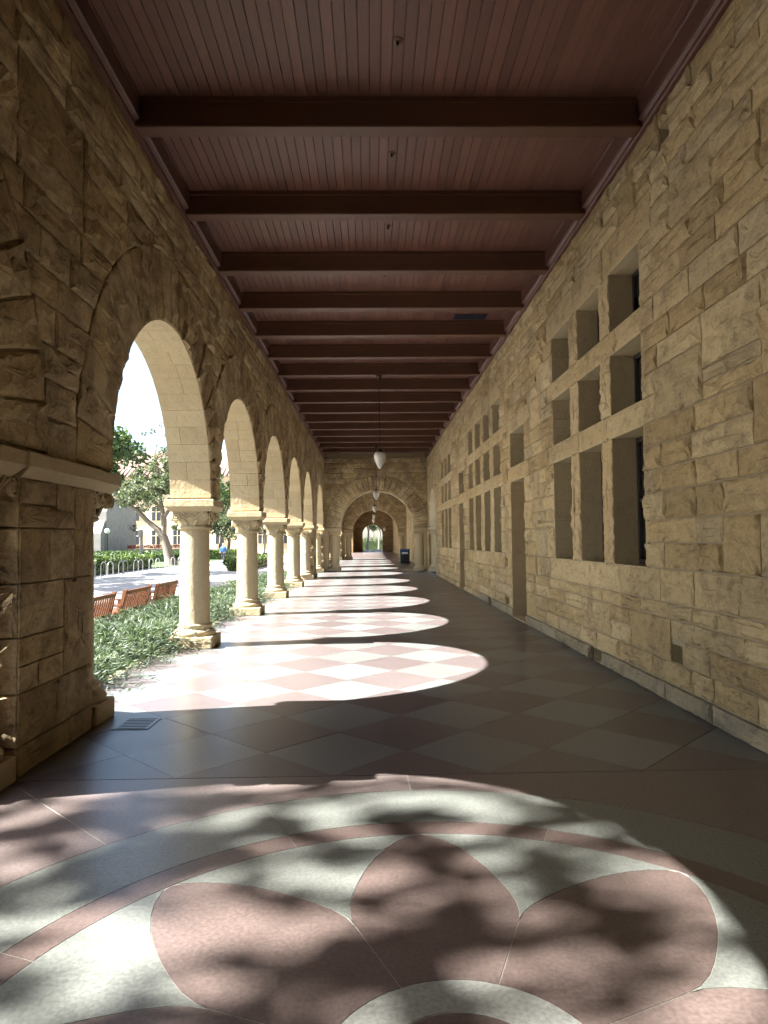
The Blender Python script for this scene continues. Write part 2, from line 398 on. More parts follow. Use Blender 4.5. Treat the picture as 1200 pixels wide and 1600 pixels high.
# ------------------------------------------------------------------ column prototype
def bell(mb, z0, z1, r0, half, n=32, rows=6):
    V = []; F = []
    for j in range(rows+1):
        t = j/rows; z = z0+(z1-z0)*t; e = 2+6*t*t; s_ = r0+(half-r0)*(t**1.6)
        for i in range(n):
            a = 2*PI*i/n; c, s = math.cos(a), math.sin(a); k = (abs(c)**e+abs(s)**e)**(-1/e); V.append((c*k*s_, s*k*s_, z))
    for j in range(rows):
        for i in range(n): F.append((j*n+i, j*n+(i+1) % n, (j+1)*n+(i+1) % n, (j+1)*n+i))
    F.append(tuple(range(rows*n, rows*n+n))); F.append(tuple(range(n-1, -1, -1)))
    mb.add(V, F)
def make_column_meshes(py=.32, r=.218, tag_=''):
    d = {}
    m = MB(); m.bbox(-.32, .32, -py, py, 0, .17, .012); d['plinth'] = m.mesh('plinth', 'dressed_stone', smooth=30)
    m = MB(); m.lathe([(.285, .168), (.305, .19), (.308, .215), (.29, .245), (.255, .262), (.24, .28), (.245, .296), (.252, .31), (.248, .33), (.23, .342), (r+.012, .348)], 32); d['base'] = m.mesh('base', 'dressed_stone', smooth=40)
    m = MB(); m.lathe([(r+.008, .342), (r+.003, .37), (r+.002, .8), (r-.002, 1.3), (r-.008, 1.735)], 32); d['shaft'] = m.mesh('shaft', 'dressed_stone', smooth=40)
    m = MB(); m.lathe([(r-.008, 1.733), (r+.03, 1.745), (r+.038, 1.765), (r+.028, 1.785), (r-.0, 1.792)], 32); bell(m, 1.79, 2.0, r+.002, .272)
    for k in range(4):
        a = k*PI/2; ca, sa = math.cos(a), math.sin(a)
        def T(x, y, z): return (x*ca-y*sa, x*sa+y*ca, z)
        for s in (-1, 1):       # corner scrolls
            pts = []; rad = []
            for i in range(30):
                t = i/29; an = PI/2+s*(-t*3.6*PI); rr = .064*(1-t*.82); pts.append(T(s*.2+rr*math.cos(an), -.272-.012*t, 1.922+rr*math.sin(an))); rad.append(.0135*(1-.3*t))
            m.tube(pts, rad, 6)
            pts = []
            for i in range(10):
                t = i/9; pts.append(T(s*(.2-.15*t), -.275+.03*t*t, 1.986-.10*math.sin(t*PI*.55)*t-.0*t)); 
            m.tube(pts, .012, 6)
            m.lathe([(.0, -.014), (.05, -.014), (.05, .014), (.0, .014)], 14) if False else None
            c0 = T(s*.2, -.262, 1.922)
            m.ball(c0, (.05 if k % 2 == 0 else .024, .024 if k % 2 == 0 else .05, .05), 12, 8)
        m.ball(T(0, -.235, 1.905), (.075 if k % 2 == 0 else .026, .026 if k % 2 == 0 else .075, .05), 14, 8)
        m.tube([T(-.11, -.272, 1.99), T(-.06, -.272, 1.925), T(0, -.272, 1.962), T(.06, -.272, 1.925), T(.11, -.272, 1.99)], .013, 6)
        for s in (-1, 1):       # leaf tips at the neck
            m.tube([T(s*.05, -.203, 1.80), T(s*.075, -.222, 1.85), T(s*.1, -.25, 1.885)], [.03, .026, .008], 6)
    d['capital'] = m.mesh('capital', 'dressed_stone', smooth=50)
    m = MB(); ay = max(py, .0)
    V = []
    for h_, z in ((.285, 1.998), (.345, 2.06), (.355, 2.072), (.355, 2.165), (.347, 2.172)):
        hy = h_-.355+ay+.035
        V += [(-h_, -hy, z), (h_, -hy, z), (h_, hy, z), (-h_, hy, z)]
    F = [(3, 2, 1, 0), (16, 17, 18, 19)]
    for j in range(4):
        for i in range(4): F.append((j*4+i, j*4+(i+1) % 4, j*4+4+(i+1) % 4, j*4+4+i))
    m.add(V, F); d['abacus'] = m.mesh('abacus', 'dressed_stone')
    return d
COLM = make_column_meshes(); RESM = make_column_meshes(.215, .195); RESX = make_column_meshes(.3, .22)
def column(root, x, y, meshes, rot=0.0):
    e = bpy.data.objects.new('column', None); col.objects.link(e); e.parent = root; e['_w'] = 0
    e.location = Vector((x, y, 0))-root.location; e.rotation_euler.z = rot; e.empty_display_size = .2
    for k, me in meshes.items():
        c = bpy.data.objects.new(k, me); col.objects.link(c); c.parent = e
    return e

# ------------------------------------------------------------------ arched walls
def arch_wall(root, fr, spans, u_end, ztop, T, rng, M_v, M_s, mats, full=True, R=RA, ring=RING, nv=23, zs=ZS, bands=None, vj=.022, va=(.018, .042)):
    """spans: (centre, left limit, right limit) per arch; u_end: (u0,u1) of the wall; voussoirs, spandrel blocks, core"""
    core = MB(); Rc = R+.02; back = -T+.012; fd = -.012
    def q(u, v, d): return tuple(fr.p(u, v, d))
    def quad(pts): core.add(pts, [(0, 1, 2, 3)])
    x = u_end[0]
    for (uc, l, r_) in spans:
        n = 28
        for i in range(n):
            a0, a1 = PI-PI*i/n, PI-PI*(i+1)/n
            p0 = (uc+Rc*math.cos(a0), zs+Rc*math.sin(a0)); p1 = (uc+Rc*math.cos(a1), zs+Rc*math.sin(a1))
            for d in (fd, back): quad([q(*p0, d), q(*p1, d), q(p1[0], ztop, d), q(p0[0], ztop, d)])
            quad([q(*p0, fd), q(*p1, fd), q(*p1, back), q(*p0, back)])
        for d in (fd, back): quad([q(x, zs-.03, d), q(uc-Rc, zs-.03, d), q(uc-Rc, ztop, d), q(x, ztop, d)])
        for u in (x, uc-Rc): quad([q(u, zs-.03, fd), q(u, zs-.03, back), q(u, ztop, back), q(u, ztop, fd)])
        quad([q(x, zs-.03, fd), q(uc-Rc, zs-.03, fd), q(uc-Rc, zs-.03, back), q(x, zs-.03, back)])
        x = uc+Rc
    for d in (fd, back): quad([q(x, zs-.03, d), q(u_end[1], zs-.03, d), q(u_end[1], ztop, d), q(x, ztop, d)])
    for u in (x, u_end[1]): quad([q(u, zs-.03, fd), q(u, zs-.03, back), q(u, ztop, back), q(u, ztop, fd)])
    quad([q(x, zs-.03, fd), q(u_end[1], zs-.03, fd), q(u_end[1], zs-.03, back), q(x, zs-.03, back)])
    core.build('wall_core', mats[1], root, tuple(root.location))
    # voussoirs
    for (uc, l, r_) in spans:
        for i in range(nv):
            ja = rng.uniform(-.006, .006)
            a0, a1 = PI*i/nv, PI*(i+1)/nv
            def wedge(r0, r1, g, k=2):
                P = []
                for j in range(k+1):
                    a = a0+g/r0+(a1-a0-2*g/r0)*j/k; P.append((uc+r0*math.cos(a), zs+r0*math.sin(a)))
                for j in range(k, -1, -1):
                    a = a0+g/r1+(a1-a0-2*g/r1)*j/k; P.append((uc+r1*math.cos(a), zs+r1*math.sin(a)))
                P = clip(P, 1, 0, r_-.003); P = clip(P, -1, 0, -(l+.003)); return P
            outer = R+ring+rng.uniform(.0, .01)
            P = wedge(R+.004, outer, 0)[::-1]
            if len(P) < 3: continue
            c = np.array(P).mean(0); st = lod(fr.p(c[0], c[1], 0)); m = MB(); t = rng.random()
            stone(m, fr, hull(P), st, rng.uniform(*va), rng, vj, .012, t, rug=.5)
            # dressed soffit block running through the wall
            Q = wedge(R, R+.25, .0016); n = len(Q)
            cuts = [-.004, -T]
            if rng.random() < .45: z_ = -T*rng.uniform(.35, .65); cuts = [-.004, z_, z_-.004, -T]
            for k in range(0, len(cuts), 2):
                V = [fr.p(a, b, cuts[k]) for a, b in Q]+[fr.p(a, b, cuts[k+1]) for a, b in Q]
                F = [tuple(range(n)), tuple(range(2*n-1, n-1, -1))]+[((j+1) % n, j, n+j, n+(j+1) % n) for j in range(n)]
                m.add(V, F, tone=rng.random(), m=1)
            M_v.put(m, fr, P)
    # spandrel blocks
    lo = u_end[0]; hi = u_end[1]
    for (a, b, c, d) in ashlar(fr, bands, lo, hi, [], rng, .5, 1.15, .1, .07):
        # boundary samples outside every ring
        S = []; k = 14; tot = 0
        for i in range(k):
            t = i/k; S += [(a+(b-a)*t, c), (b, c+(d-c)*t), (b-(b-a)*t, d), (a, d-(d-c)*t)]
        keep = [p for p in S if not any((math.hypot(p[0]-uc, p[1]-zs) < R+ring-.012 and l-.01 < p[0] < r_+.01) for uc, l, r_ in spans)]
        if len(keep) < 8: continue
        H = hull(keep)
        if len(H) < 3 or area(H) < .02: continue
        cc = np.array(H).mean(0); m = MB(); st = lod(fr.p(cc[0], cc[1], 0))
        stone(m, fr, H, st, rng.uniform(.016, .028), rng, .012, .008, rug=.18)
        M_s.put(m, fr, H)
def pier(root, fr, u0, u1, depth, z1, rng, M_s, mats, bands, sides=True):
    core = MB(); P = [fr.p(u, v, d) for v in (-.0, z1) for (u, d) in ((u0+.012, -.012), (u1-.012, -.012), (u1-.012, -depth+.012), (u0+.012, -depth+.012))]
    core.add(P, [(0, 3, 2, 1), (4, 5, 6, 7), (0, 1, 5, 4), (1, 2, 6, 5), (2, 3, 7, 6), (3, 0, 4, 7)])
    core.build('pier_core', mats[1], root, tuple(root.location))
    for (a, b, c, d) in ashlar(fr, bands, u0, u1, [], rng, .38, .8, .35, .1):
        m = MB(); P = [(a, c), (b, c), (b, d), (a, d)]; stone(m, fr, P, lod(fr.p((a+b)/2, c, 0)), rng.uniform(.010, .022), rng, .008, .008, rug=.3); M_s.put(m, fr, P)
    if sides:
        for sgn, uu in ((-1, u0), (1, u1)):
            f2 = Frame(fr.p(uu, 0, 0), -fr.N, fr.U*sgn)
            for i in range(len(bands)-1):
                P = [(0.0, bands[i]), (depth, bands[i]), (depth, bands[i+1]), (0.0, bands[i+1])]
                m = MB(); stone(m, f2, P, lod(f2.p(.2, bands[i], 0)), .045, rng, .01, .02); M_s.put(m, f2, P)

SPM = ['sandstone_weathered', 'dressed_stone']
BANDS_UP = [ZS-.02, 2.47, 2.75, 3.0, 3.3, 3.55, 3.84, 4.09, 4.38, 4.64, 4.92, 5.16, 5.42, 5.66]
BANDS_PIER = [.0, .2, .55, .92, 1.28, 1.66, 2.0]
def string_course(root, fr, u0, u1, depth):
    m = MB(); prof = [(1.998, -.0), (1.998, .018), (2.06, .07), (2.072, .078), (2.165, .078), (2.172, .07), (2.172, 0)]
    n = len(prof); V = []
    for u in (u0, u1):
        for z, d in prof: V.append(fr.p(u, z, d))
        for z, d in prof[::-1]: V.append(fr.p(u, z, -depth-d))
    k = 2*n; F = [tuple(range(k-1, -1, -1)), tuple(range(k, 2*k))]+[(i, (i+1) % k, k+(i+1) % k, k+i) for i in range(k)]
    m.add(V, F); m.build('string_course', 'dressed_stone', root, tuple(fr.p(u0, 2.1, 0)))

# ---- left arcade, first stretch
FL = Frame((XL, 0, 0), (0, 1, 0), (1, 0, 0))
arc = thing('arcade_wall', 'weathered sandstone arcade wall with round arches on carved columns, left of the walkway', 'arcade', (XL, 5.24, 0), world=True)
rng = random.Random(11)
Mv, Ms = Masonry(), Masonry()
lims = []
edges = [-.66]+[5.24]+COLS+[28.58, 34.48]
for uc in ARCH1:
    l = max(e for e in edges if e < uc); r = min(e for e in edges if e > uc); lims.append((uc, l, r))
arch_wall(arc, FL, lims, (-8, 34.2), 6.2, TW, rng, Mv, Ms, ('sandstone_weathered', 'mortar_dark'), bands=BANDS_UP)
for pc in (-.66, 5.24, 28.58, 34.48):
    pier(arc, FL, pc-.6, pc+.6, TW, ZS-.16, rng, Ms, ('sandstone_weathered', 'mortar_dark'), BANDS_PIER)
    string_course(arc, FL, pc-.62, pc+.62, TW)
    for s in (-1, 1): column(arc, (XL+XO)/2, pc+s*.86, RESM)
for yc in COLS: column(arc, (XL+XO)/2, yc, COLM)
Mv.flush(arc, 'voussoir', 'far_voussoirs', SPM); Ms.flush(arc, 'stone', 'stone_courses', 'sandstone_weathered')

# ---- left arcade, second stretch beyond the cross arch
arc2 = thing('arcade_wall', 'farther run of the sandstone arcade seen through the round cross arch', 'arcade', (XL, 40.38, 0), world=True)
Mv, Ms = Masonry(), Masonry(); e2 = [34.48, 40.38]+COLS2+[55.06]; lims = []
ARCH2 = [37.43, 43.28, 47.72, 52.1]
for uc in ARCH2: lims.append((uc, max(e for e in e2 if e < uc), min(e for e in e2 if e > uc)))
arch_wall(arc2, FL, lims, (35.0, 55.2), 6.2, TW, rng, Mv, Ms, ('sandstone_weathered', 'mortar_dark'), bands=BANDS_UP[::1], nv=21)
for pc in (40.38, 55.06):
    pier(arc2, FL, pc-.6, pc+.6, TW, ZS-.16, rng, Ms, ('sandstone_weathered', 'mortar_dark'), BANDS_PIER); string_course(arc2, FL, pc-.62, pc+.62, TW)
    for s in (-1, 1): column(arc2, (XL+XO)/2, pc+s*.86, RESM)
for yc in COLS2: column(arc2, (XL+XO)/2, yc, COLM)
Mv.flush(arc2, 'voussoir', 'far_voussoirs', SPM, 90); Ms.flush(arc2, 'stone', 'stone_courses', 'sandstone_weathered', 60)

# ---- cross walls with round arches
def cross_wall(y, label, limit, x0=XL, x1=XR):
    cx = .29; root = thing('cross_arch_wall', label, 'arch wall', (cx, y, 0), world=True)
    fr = Frame((0, y, 0), (1, 0, 0), (0, -1, 0)); mv, ms = Masonry(), Masonry(); g = random.Random(int(y))
    arch_wall(root, fr, [(cx, x0+.01, x1-.01)], (x0+.005, x1-.005), 5.9, .7, g, mv, ms, ('sandstone_weathered', 'mortar_dark'), R=1.8, ring=.8, nv=25, bands=BANDS_UP, vj=.035, va=(.035, .065))
    for s, xx in ((-1, x0), (1, x1)):
        a, b = (xx+.003, xx+.2) if s < 0 else (xx-.2, xx-.003)
        m = MB(); m.box(a, b, y, y+.7, 0, ZS-.03); m.build('jamb_pier', 'dressed_stone', root, (xx, y, 0))
        column(root, cx+s*2.13, y+.31, RESX, PI/2)
    mv.flush(root, 'voussoir', 'far_voussoirs', SPM, limit); ms.flush(root, 'stone', 'stone_courses', 'sandstone_weathered', limit)
cross_wall(34.2, 'round cross arch of rough wedge stones spanning the walkway, nearer one with pale rim', 120)
back = thing('end_wall', 'plain sandstone wall added unseen behind the viewer to shut out light', 'wall', (.2, -8, 0), world=True)  # unseen wall, added to keep sky and sun off the near walkway
m = MB(); m.box(XL-.6, XR+.7, -8.6, -8, -.3, 6.3); m.build('wall_face', 'far_masonry', back, (.2, -8, 0))
m = MB(); m.box(XO, XL-.012, -8, -1.25, -.3, ZS); m.build('sun_block_bay', 'far_masonry', arc, (XL, -4, 0))  # closed bay added behind the viewer, unseen, to stop sun coming in
cross_wall(55.2, 'second round cross arch farther down the walkway, framed by the nearer arch', 60)

# ------------------------------------------------------------------ building wall on the right
FRW = Frame((XR, 0, 0), (0, 1, 0), (-1, 0, 0))
lib = thing('building_wall', 'long buff sandstone wall with deep grouped windows and doorways, right of the walkway', 'wall', (XR, 12, 0), world=True)
rows = [(1.25, 2.70), (2.97, 3.67), (3.94, 4.63)]
gA = [(6.98, 7.89), (8.24, 9.13), (9.52, 10.45)]
gB = [(14.74, 15.6), (16.06, 16.93), (17.42, 18.29), (18.74, 19.6)]
gC = [(23.98, 24.84), (25.2, 26.05), (26.42, 27.27)]
wins = [(a, b, z0, z1) for g in (gA, gB, gC) for a, b in g for z0, z1 in rows]
doors = [(12.46, 13.7, 0, 2.68), (20.62, 21.82, 0, 2.68)]
trans = [(12.46, 13.7, 2.97, 3.66), (20.62, 21.82, 2.97, 3.66)]
vents = [(6.22, 6.45, .38, .55), (8.38, 8.8, .0, .155), (6.2, 6.42, 5.32, 5.48), (14.06, 14.4, .98, 1.15), (14.04, 14.38, .19, .34), (16.05, 16.4, .01, .13)]
opens = wins+doors+trans+vents
REV = .275
# core sheet with the openings left free
core = MB(); ys = sorted(set([-8, 29.75]+[v for o in opens for v in o[:2]])); zz = sorted(set([0, 6.2]+[v for o in opens for v in o[2:]]))
for i in range(len(ys)-1):
    for j in range(len(zz)-1):
        ym, zm = (ys[i]+ys[i+1])/2, (zz[j]+zz[j+1])/2
        if any(a < ym < b and c < zm < d for a, b, c, d in opens): continue
        core.add([(XR+.012, ys[i], zz[j]), (XR+.012, ys[i], zz[j+1]), (XR+.012, ys[i+1], zz[j+1]), (XR+.012, ys[i+1], zz[j])], [(0, 1, 2, 3)])
core.box(XR+REV+.12, XR+.75, -8, 29.75, 0, 6.2)
core.build('wall_core', 'mortar', lib, (XR, 12, 0))
Ms = Masonry(); rng = random.Random(23); STN = []
# base course, sill course, mullions, lintels
fixed = []
def walk(u0, u1, z0, z1, l0, l1, holes):
    x = u0
    bl = sorted([(a, b) for a, b, c, d in holes if c < (z0+z1)/2 < d])
    while x < u1-.01:
        nxt = [b for b in bl if b[0] > x-1e-6]
        end = min([b[0] for b in nxt]+[u1]); L = rng.uniform(l0, l1)
        if end-(x+L) < l0*.7: L = end-x
        if L > .03: fixed.append((x, x+L, z0, z1))
        x += L
        for b in bl:
            if abs(x-b[0]) < 1e-6: x = b[1]
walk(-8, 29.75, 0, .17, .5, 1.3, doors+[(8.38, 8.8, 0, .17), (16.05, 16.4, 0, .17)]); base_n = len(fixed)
for g in (gA, gB, gC):
    u0, u1 = g[0][0]-.32, g[-1][1]+.3
    for (z0, z1) in rows:
        for i in range(len(g)-1): fixed.append((g[i][1], g[i+1][0], z0, z1))
    walk(u0, u1, 2.70, 2.97, 1.0, 1.5, []); walk(u0, u1, 3.67, 3.94, 1.0, 1.5, []); walk(u0, u1, 4.63, 5.04, 1.1, 1.5, [])
    walk(u0, u1, .93, 1.25, .9, 1.5, [v for v in vents if v[0] < u1 and v[1] > u0 and v[2] < 1.1 < v[3]])
for d in doors: walk(d[0]-.3, d[1]+.3, 2.68, 2.97, 1.9, 2.2, []); walk(d[0]-.3, d[1]+.3, 3.66, 3.97, 1.9, 2.2, [])
holes = opens+fixed
ZB = [.17, .38, .6, .78, .93, 1.25, 1.5, 1.72, 2.0, 2.22, 2.46, 2.70, 2.97, 3.2, 3.44, 3.67, 3.94, 4.17, 4.4, 4.63, 4.83, 5.04, 5.26, 5.45, 5.66]
rects = ashlar(FRW, ZB, -8, 29.75, holes, rng, .36, 1.0, .12, .15)
def cut(R, h):      # rectangle R minus hole h
    a, b, c, d = R; p, q, r, t = h
    if p >= b or q <= a or r >= d or t <= c: return [R]
    o = []
    if p > a: o.append((a, p, c, d))
    if q < b: o.append((q, b, c, d))
    if r > c: o.append((max(a, p), min(b, q), c, r))
    if t < d: o.append((max(a, p), min(b, q), t, d))
    return o
for v in vents:
    rects = [x for R in rects for x in cut(R, v)]; nf = [x for R in fixed[base_n:] for x in cut(R, v)]; fixed = fixed[:base_n]+nf
for i, (a, b, c, d) in enumerate(fixed+rects):
    if b-a < .03 or d-c < .03: continue
    P = [(a, c), (b, c), (b, d), (a, d)]; m = MB(); st = lod(FRW.p((a+b)/2, (c+d)/2, 0))
    lint = base_n <= i < len(fixed)
    tall = lint and (d-c) > .6
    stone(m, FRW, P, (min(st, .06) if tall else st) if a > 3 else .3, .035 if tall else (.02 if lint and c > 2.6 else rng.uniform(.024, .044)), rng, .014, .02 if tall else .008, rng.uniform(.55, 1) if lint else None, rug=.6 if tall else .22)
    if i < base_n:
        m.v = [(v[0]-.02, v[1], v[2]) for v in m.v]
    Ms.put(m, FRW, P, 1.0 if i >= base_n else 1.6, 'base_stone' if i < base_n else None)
Ms.flush(lib, 'stone', 'stone_courses', 'sandstone', 300)
# openings: dressed reveals, frames, panes
def slab(m, y0, y1, z0, z1, x0, x1, t): m.box(x0, x1, y0, y1, z0, z1, tone=t)
def opening(a, b, c, d, jointed_far=False, jointed_near=False, door=False):
    e = bpy.data.objects.new('doorway' if door else 'window', None); col.objects.link(e); e.parent = lib; e.location = Vector((XR, a, c))-lib.location; e['_w'] = 1; e.empty_display_size = .1
    x0, x1 = XR-.004, XR+REV+.13; t = .05; m = MB()
    def jamb(y0, y1, jointed):
        if not jointed: slab(m, y0, y1, c-(0 if door else t), d+t, x0, x1, rng.random()); return
        z = c; zs_ = [c]
        while z < d-.2: z += rng.uniform(.28, .42); zs_.append(min(z, d))
        if zs_[-1] < d: zs_.append(d)
        for k in range(len(zs_)-1): slab(m, y0, y1, zs_[k]+.002, zs_[k+1]-.002, x0, x1, rng.random())
    jamb(b, b+t, jointed_far); jamb(a-t, a, jointed_near)
    slab(m, a+.001, b-.001, d, d+t, x0, x1, .9)
    if not door: slab(m, a+.001, b-.001, c-t, c, x0, x1, .4)
    m.build('reveal', 'dressed_stone', e, (XR, a, c))
    gx = XR+REV
    f = MB(); fw = .05
    if door:
        f.box(gx, gx+.06, a, a+.07, c, d); f.box(gx, gx+.06, b-.07, b, c, d); f.box(gx, gx+.06, a+.07, b-.07, d-.07, d)
        f.build('door_frame', 'door_wood', e, (gx, a, c))
        g = MB(); g.box(gx+.02, gx+.06, a+.07, b-.07, c+.005, d-.07)
        for k in range(2):
            for q in range(3):
                ya = a+.13+k*(b-a-.14)/2; zb = c+.15+q*.82; g.box(gx+.008, gx+.02, ya, ya+(b-a)/2-.19, zb, zb+.68)
        dl_ = g.build('door_leaf', 'door_wood', e, (gx, a, c))
        hd = MB(); hd.ball((gx-.02, a+.2, 1.02), .028); hd.tube([(gx-.02, a+.2, 1.02), (gx+.03, a+.2, 1.02)], .012); hd.build('handle', 'bronze', e, (gx, a+.2, 1.02))
        s = MB(); s.box(XR-.01, gx+.08, a, b, -.05, .012); s.build('threshold', 'dressed_stone', e, (XR, a, 0))
    else:
        f.box(gx, gx+.05, a, a+fw, c, d); f.box(gx, gx+.05, b-fw, b, c, d); f.box(gx, gx+.05, a+fw, b-fw, d-fw, d); f.box(gx, gx+.05, a+fw, b-fw, c, c+fw)
        if d-c > 1.2: f.box(gx+.005, gx+.045, a+fw, b-fw, (c+d)/2-.02, (c+d)/2+.02)
        f.build('frame', 'window_frame', e, (gx, a, c))
        g = MB(); g.box(gx+.02, gx+.03, a+fw, b-fw, c+fw, d-fw); g.build('pane', 'window_glass', e, (gx, a, c))
for g in (gA, gB, gC):
    for a, b in g:
        for z0, z1 in rows: opening(a, b, z0, z1, (a, b) == g[-1], (a, b) == g[0])
for d in trans: opening(*d, True, True)
for d in doors: opening(*d, True, True, True)
for a, b, c, d in vents:
    m = MB(); t = .015; x1 = XR+.16
    m.box(XR+.02, x1, a-t, a, c, d); m.box(XR+.02, x1, b, b+t, c, d); m.box(XR+.02, x1, a, b, d, d+t); m.box(XR+.02, x1, a, b, c-t, c); m.box(x1, x1+.02, a-t, b+t, c-t, d+t, m=1)
    for k in range(3): m.box(XR+.10, XR+.11, a+(b-a)*(k+.7)/3.4, a+(b-a)*(k+.7)/3.4+.012, c, d, m=1)
    m.build('wall_vent', ['dressed_stone', 'void'], lib, (XR, a, c))

# ---- side arch at the far end of the building wall
sid = thing('side_arch_wall', 'arched side opening at the far end of the right wall, smooth pale jamb', 'arch wall', (XR, 31.6, 0), world=True)
mv, ms = Masonry(), Masonry()
arch_wall(sid, FRW, [(31.55, 29.0, 34.2)], (29.76, 34.15), 6.2, TW, random.Random(5), mv, ms, ('sandstone', 'mortar'), R=1.72, ring=.75, nv=21, bands=BANDS_UP)
column(sid, XR+.3, 33.56, RESM)
m = MB(); m.box(XR+.02, XR+TW, 33.85, 34.9, 0, ZS-.03); m.box(XR+.02, XR+TW, 29.76, 29.83, 0, ZS-.03); m.build('jamb_pier', 'dressed_stone', sid, (XR, 33.9, 0))
for i in range(len(BANDS_PIER)-1):
    P = [(33.8, BANDS_PIER[i]), (34.18, BANDS_PIER[i]), (34.18, BANDS_PIER[i+1]), (33.8, BANDS_PIER[i+1])]; m = MB(); stone(m, FRW, P, .2, .045, rng, .01, .02); ms.put(m, FRW, P)
mv.flush(sid, 'voussoir', 'far_voussoirs', ['sandstone', 'dressed_stone'], 60); ms.flush(sid, 'stone', 'stone_courses', 'sandstone', 60)
# ---- right wall of the second stretch
rw2 = thing('building_wall', 'farther stretch of rough sandstone wall behind the black bin', 'wall', (XR, 45, 0), world=True)
m = MB(); m.box(XR+.012, XR+.6, 34.9, 55.2, 0, 6.2); m.build('wall_core', 'mortar', rw2, (XR, 45, 0))
ms = Masonry(); g = random.Random(3)
for (a, b, c, d) in ashlar(FRW, ZB[:0]+[0, .3, .65, 1.0, 1.35, 1.7, 2.05, 2.4, 2.75, 3.1, 3.45, 3.8, 4.15, 4.5, 4.9, 5.3, 5.66], 34.92, 55.15, [], g, .45, 1.1, .25, .1):
    m = MB(); P = [(a, c), (b, c), (b, d), (a, d)]; stone(m, FRW, P, .4, g.uniform(.02, .045), g, .012, .01); ms.put(m, FRW, P)
ms.flush(rw2, 'stone', 'stone_courses', 'sandstone', 40)
# ---- last stretch and end wall
FAR = 91.0
fw_ = thing('far_arcade_walls', 'last dim stretch of arcade walls beyond the second cross arch', 'arcade', (XL, 73, 0), world=True)
m = MB(); m.box(XR, XR+.6, 55.9, FAR, 0, 6.2); m.build('side_wall', 'far_masonry', fw_, (XR, 73, 0))
m = MB(); y = 56.0; k = 0
m.box(XO, XL, 86.5, FAR, -.3, 6.2)  # last bay made solid, added to keep sun off the end wall
while y < 86:
    y0, y1 = y, y+4.36; yc = (y0+y1)/2; n = 18
    for d in (XL, XO):
        for i in range(n):
            a0, a1 = PI-PI*i/n, PI-PI*(i+1)/n; p0 = (yc+1.8*math.cos(a0), ZS+1.8*math.sin(a0)); p1 = (yc+1.8*math.cos(a1), ZS+1.8*math.sin(a1))
            m.add([(d, *p0), (d, *p1), (d, p1[0], 6.2), (d, p0[0], 6.2)], [(0, 1, 2, 3)])
            if d == XL: m.add([(XL, *p0), (XL, *p1), (XO, *p1), (XO, *p0)], [(0, 1, 2, 3)])
        m.add([(d, y0, ZS), (d, yc-1.8, ZS), (d, yc-1.8, 6.2), (d, y0, 6.2)], [(0, 1, 2, 3)]); m.add([(d, yc+1.8, ZS), (d, y1, ZS), (d, y1, 6.2), (d, yc+1.8, 6.2)], [(0, 1, 2, 3)])
    m.add([(XL, y0, ZS), (XL, yc-1.8, ZS), (XO, yc-1.8, ZS), (XO, y0, ZS)], [(0, 1, 2, 3)]); m.add([(XL, yc+1.8, ZS), (XL, y1, ZS), (XO, y1, ZS), (XO, yc+1.8, ZS)], [(0, 1, 2, 3)])
    if k: column(fw_, (XL+XO)/2, y0, COLM)
    y = y1; k += 1
m.build('arched_wall', 'far_masonry', fw_, (XL, 73, 0))
ew = thing('end_wall', 'dark end wall with a narrow arch opening to sunlit trees, far end of the walkway', 'wall', (0, FAR, 0), world=True)
m = MB(); cxe, re = .13, 1.32; zs_e = 2.3; n = 20
for dy in (0, .7):
    Y = FAR+dy
    for i in range(n):
        a0, a1 = PI-PI*i/n, PI-PI*(i+1)/n; p0 = (cxe+re*math.cos(a0), zs_e+re*math.sin(a0)); p1 = (cxe+re*math.cos(a1), zs_e+re*math.sin(a1))
        m.add([(p0[0], Y, p0[1]), (p1[0], Y, p1[1]), (p1[0], Y, 6.3), (p0[0], Y, 6.3)], [(0, 1, 2, 3)])
        if dy == 0: m.add([(p0[0], FAR, p0[1]), (p1[0], FAR, p1[1]), (p1[0], FAR+.7, p1[1]), (p0[0], FAR+.7, p0[1])], [(0, 1, 2, 3)], m=1)
    for a, b in ((-4.2, cxe-re), (cxe+re, 4.2)): m.add([(a, Y, -.3), (b, Y, -.3), (b, Y, 6.3), (a, Y, 6.3)], [(0, 1, 2, 3)])
for x in (cxe-re, cxe+re): m.add([(x, FAR, -.3), (x, FAR+.7, -.3), (x, FAR+.7, zs_e), (x, FAR, zs_e)], [(0, 1, 2, 3)], m=1)
m.build('wall_face', ['far_masonry', 'dressed_stone'], ew, (0, FAR, 0))

# ------------------------------------------------------------------ ceiling
ceil = thing('ceiling', kind='structure', loc=(.23, 13, ZD), world=True)
bw = .103; x = XL+.11; i = 0; rng = random.Random(31)
while x < XR-.1:
    m = MB(); g = .003; x1 = min(x+bw, XR-.08); b = .0035
    V = []
    for y in (-8, 34.2):
        V += [(x+g*.5, y, ZD+.015), (x+g*.5, y, ZD+b), (x+g*.5+b, y, ZD), (x1-g*.5-b, y, ZD), (x1-g*.5, y, ZD+b), (x1-g*.5, y, ZD+.015)]
    m.add(V, [(0, 6, 7, 1), (1, 7, 8, 2), (2, 8, 9, 3), (3, 9, 10, 4), (4, 10, 11, 5), (0, 5, 11, 6), (0, 1, 2, 3, 4, 5), (6, 11, 10, 9, 8, 7)], tone=rng.random())
    m.build('ceiling_board', 'ceiling_boards', ceil, (x, 13, ZD)); x += bw; i += 1
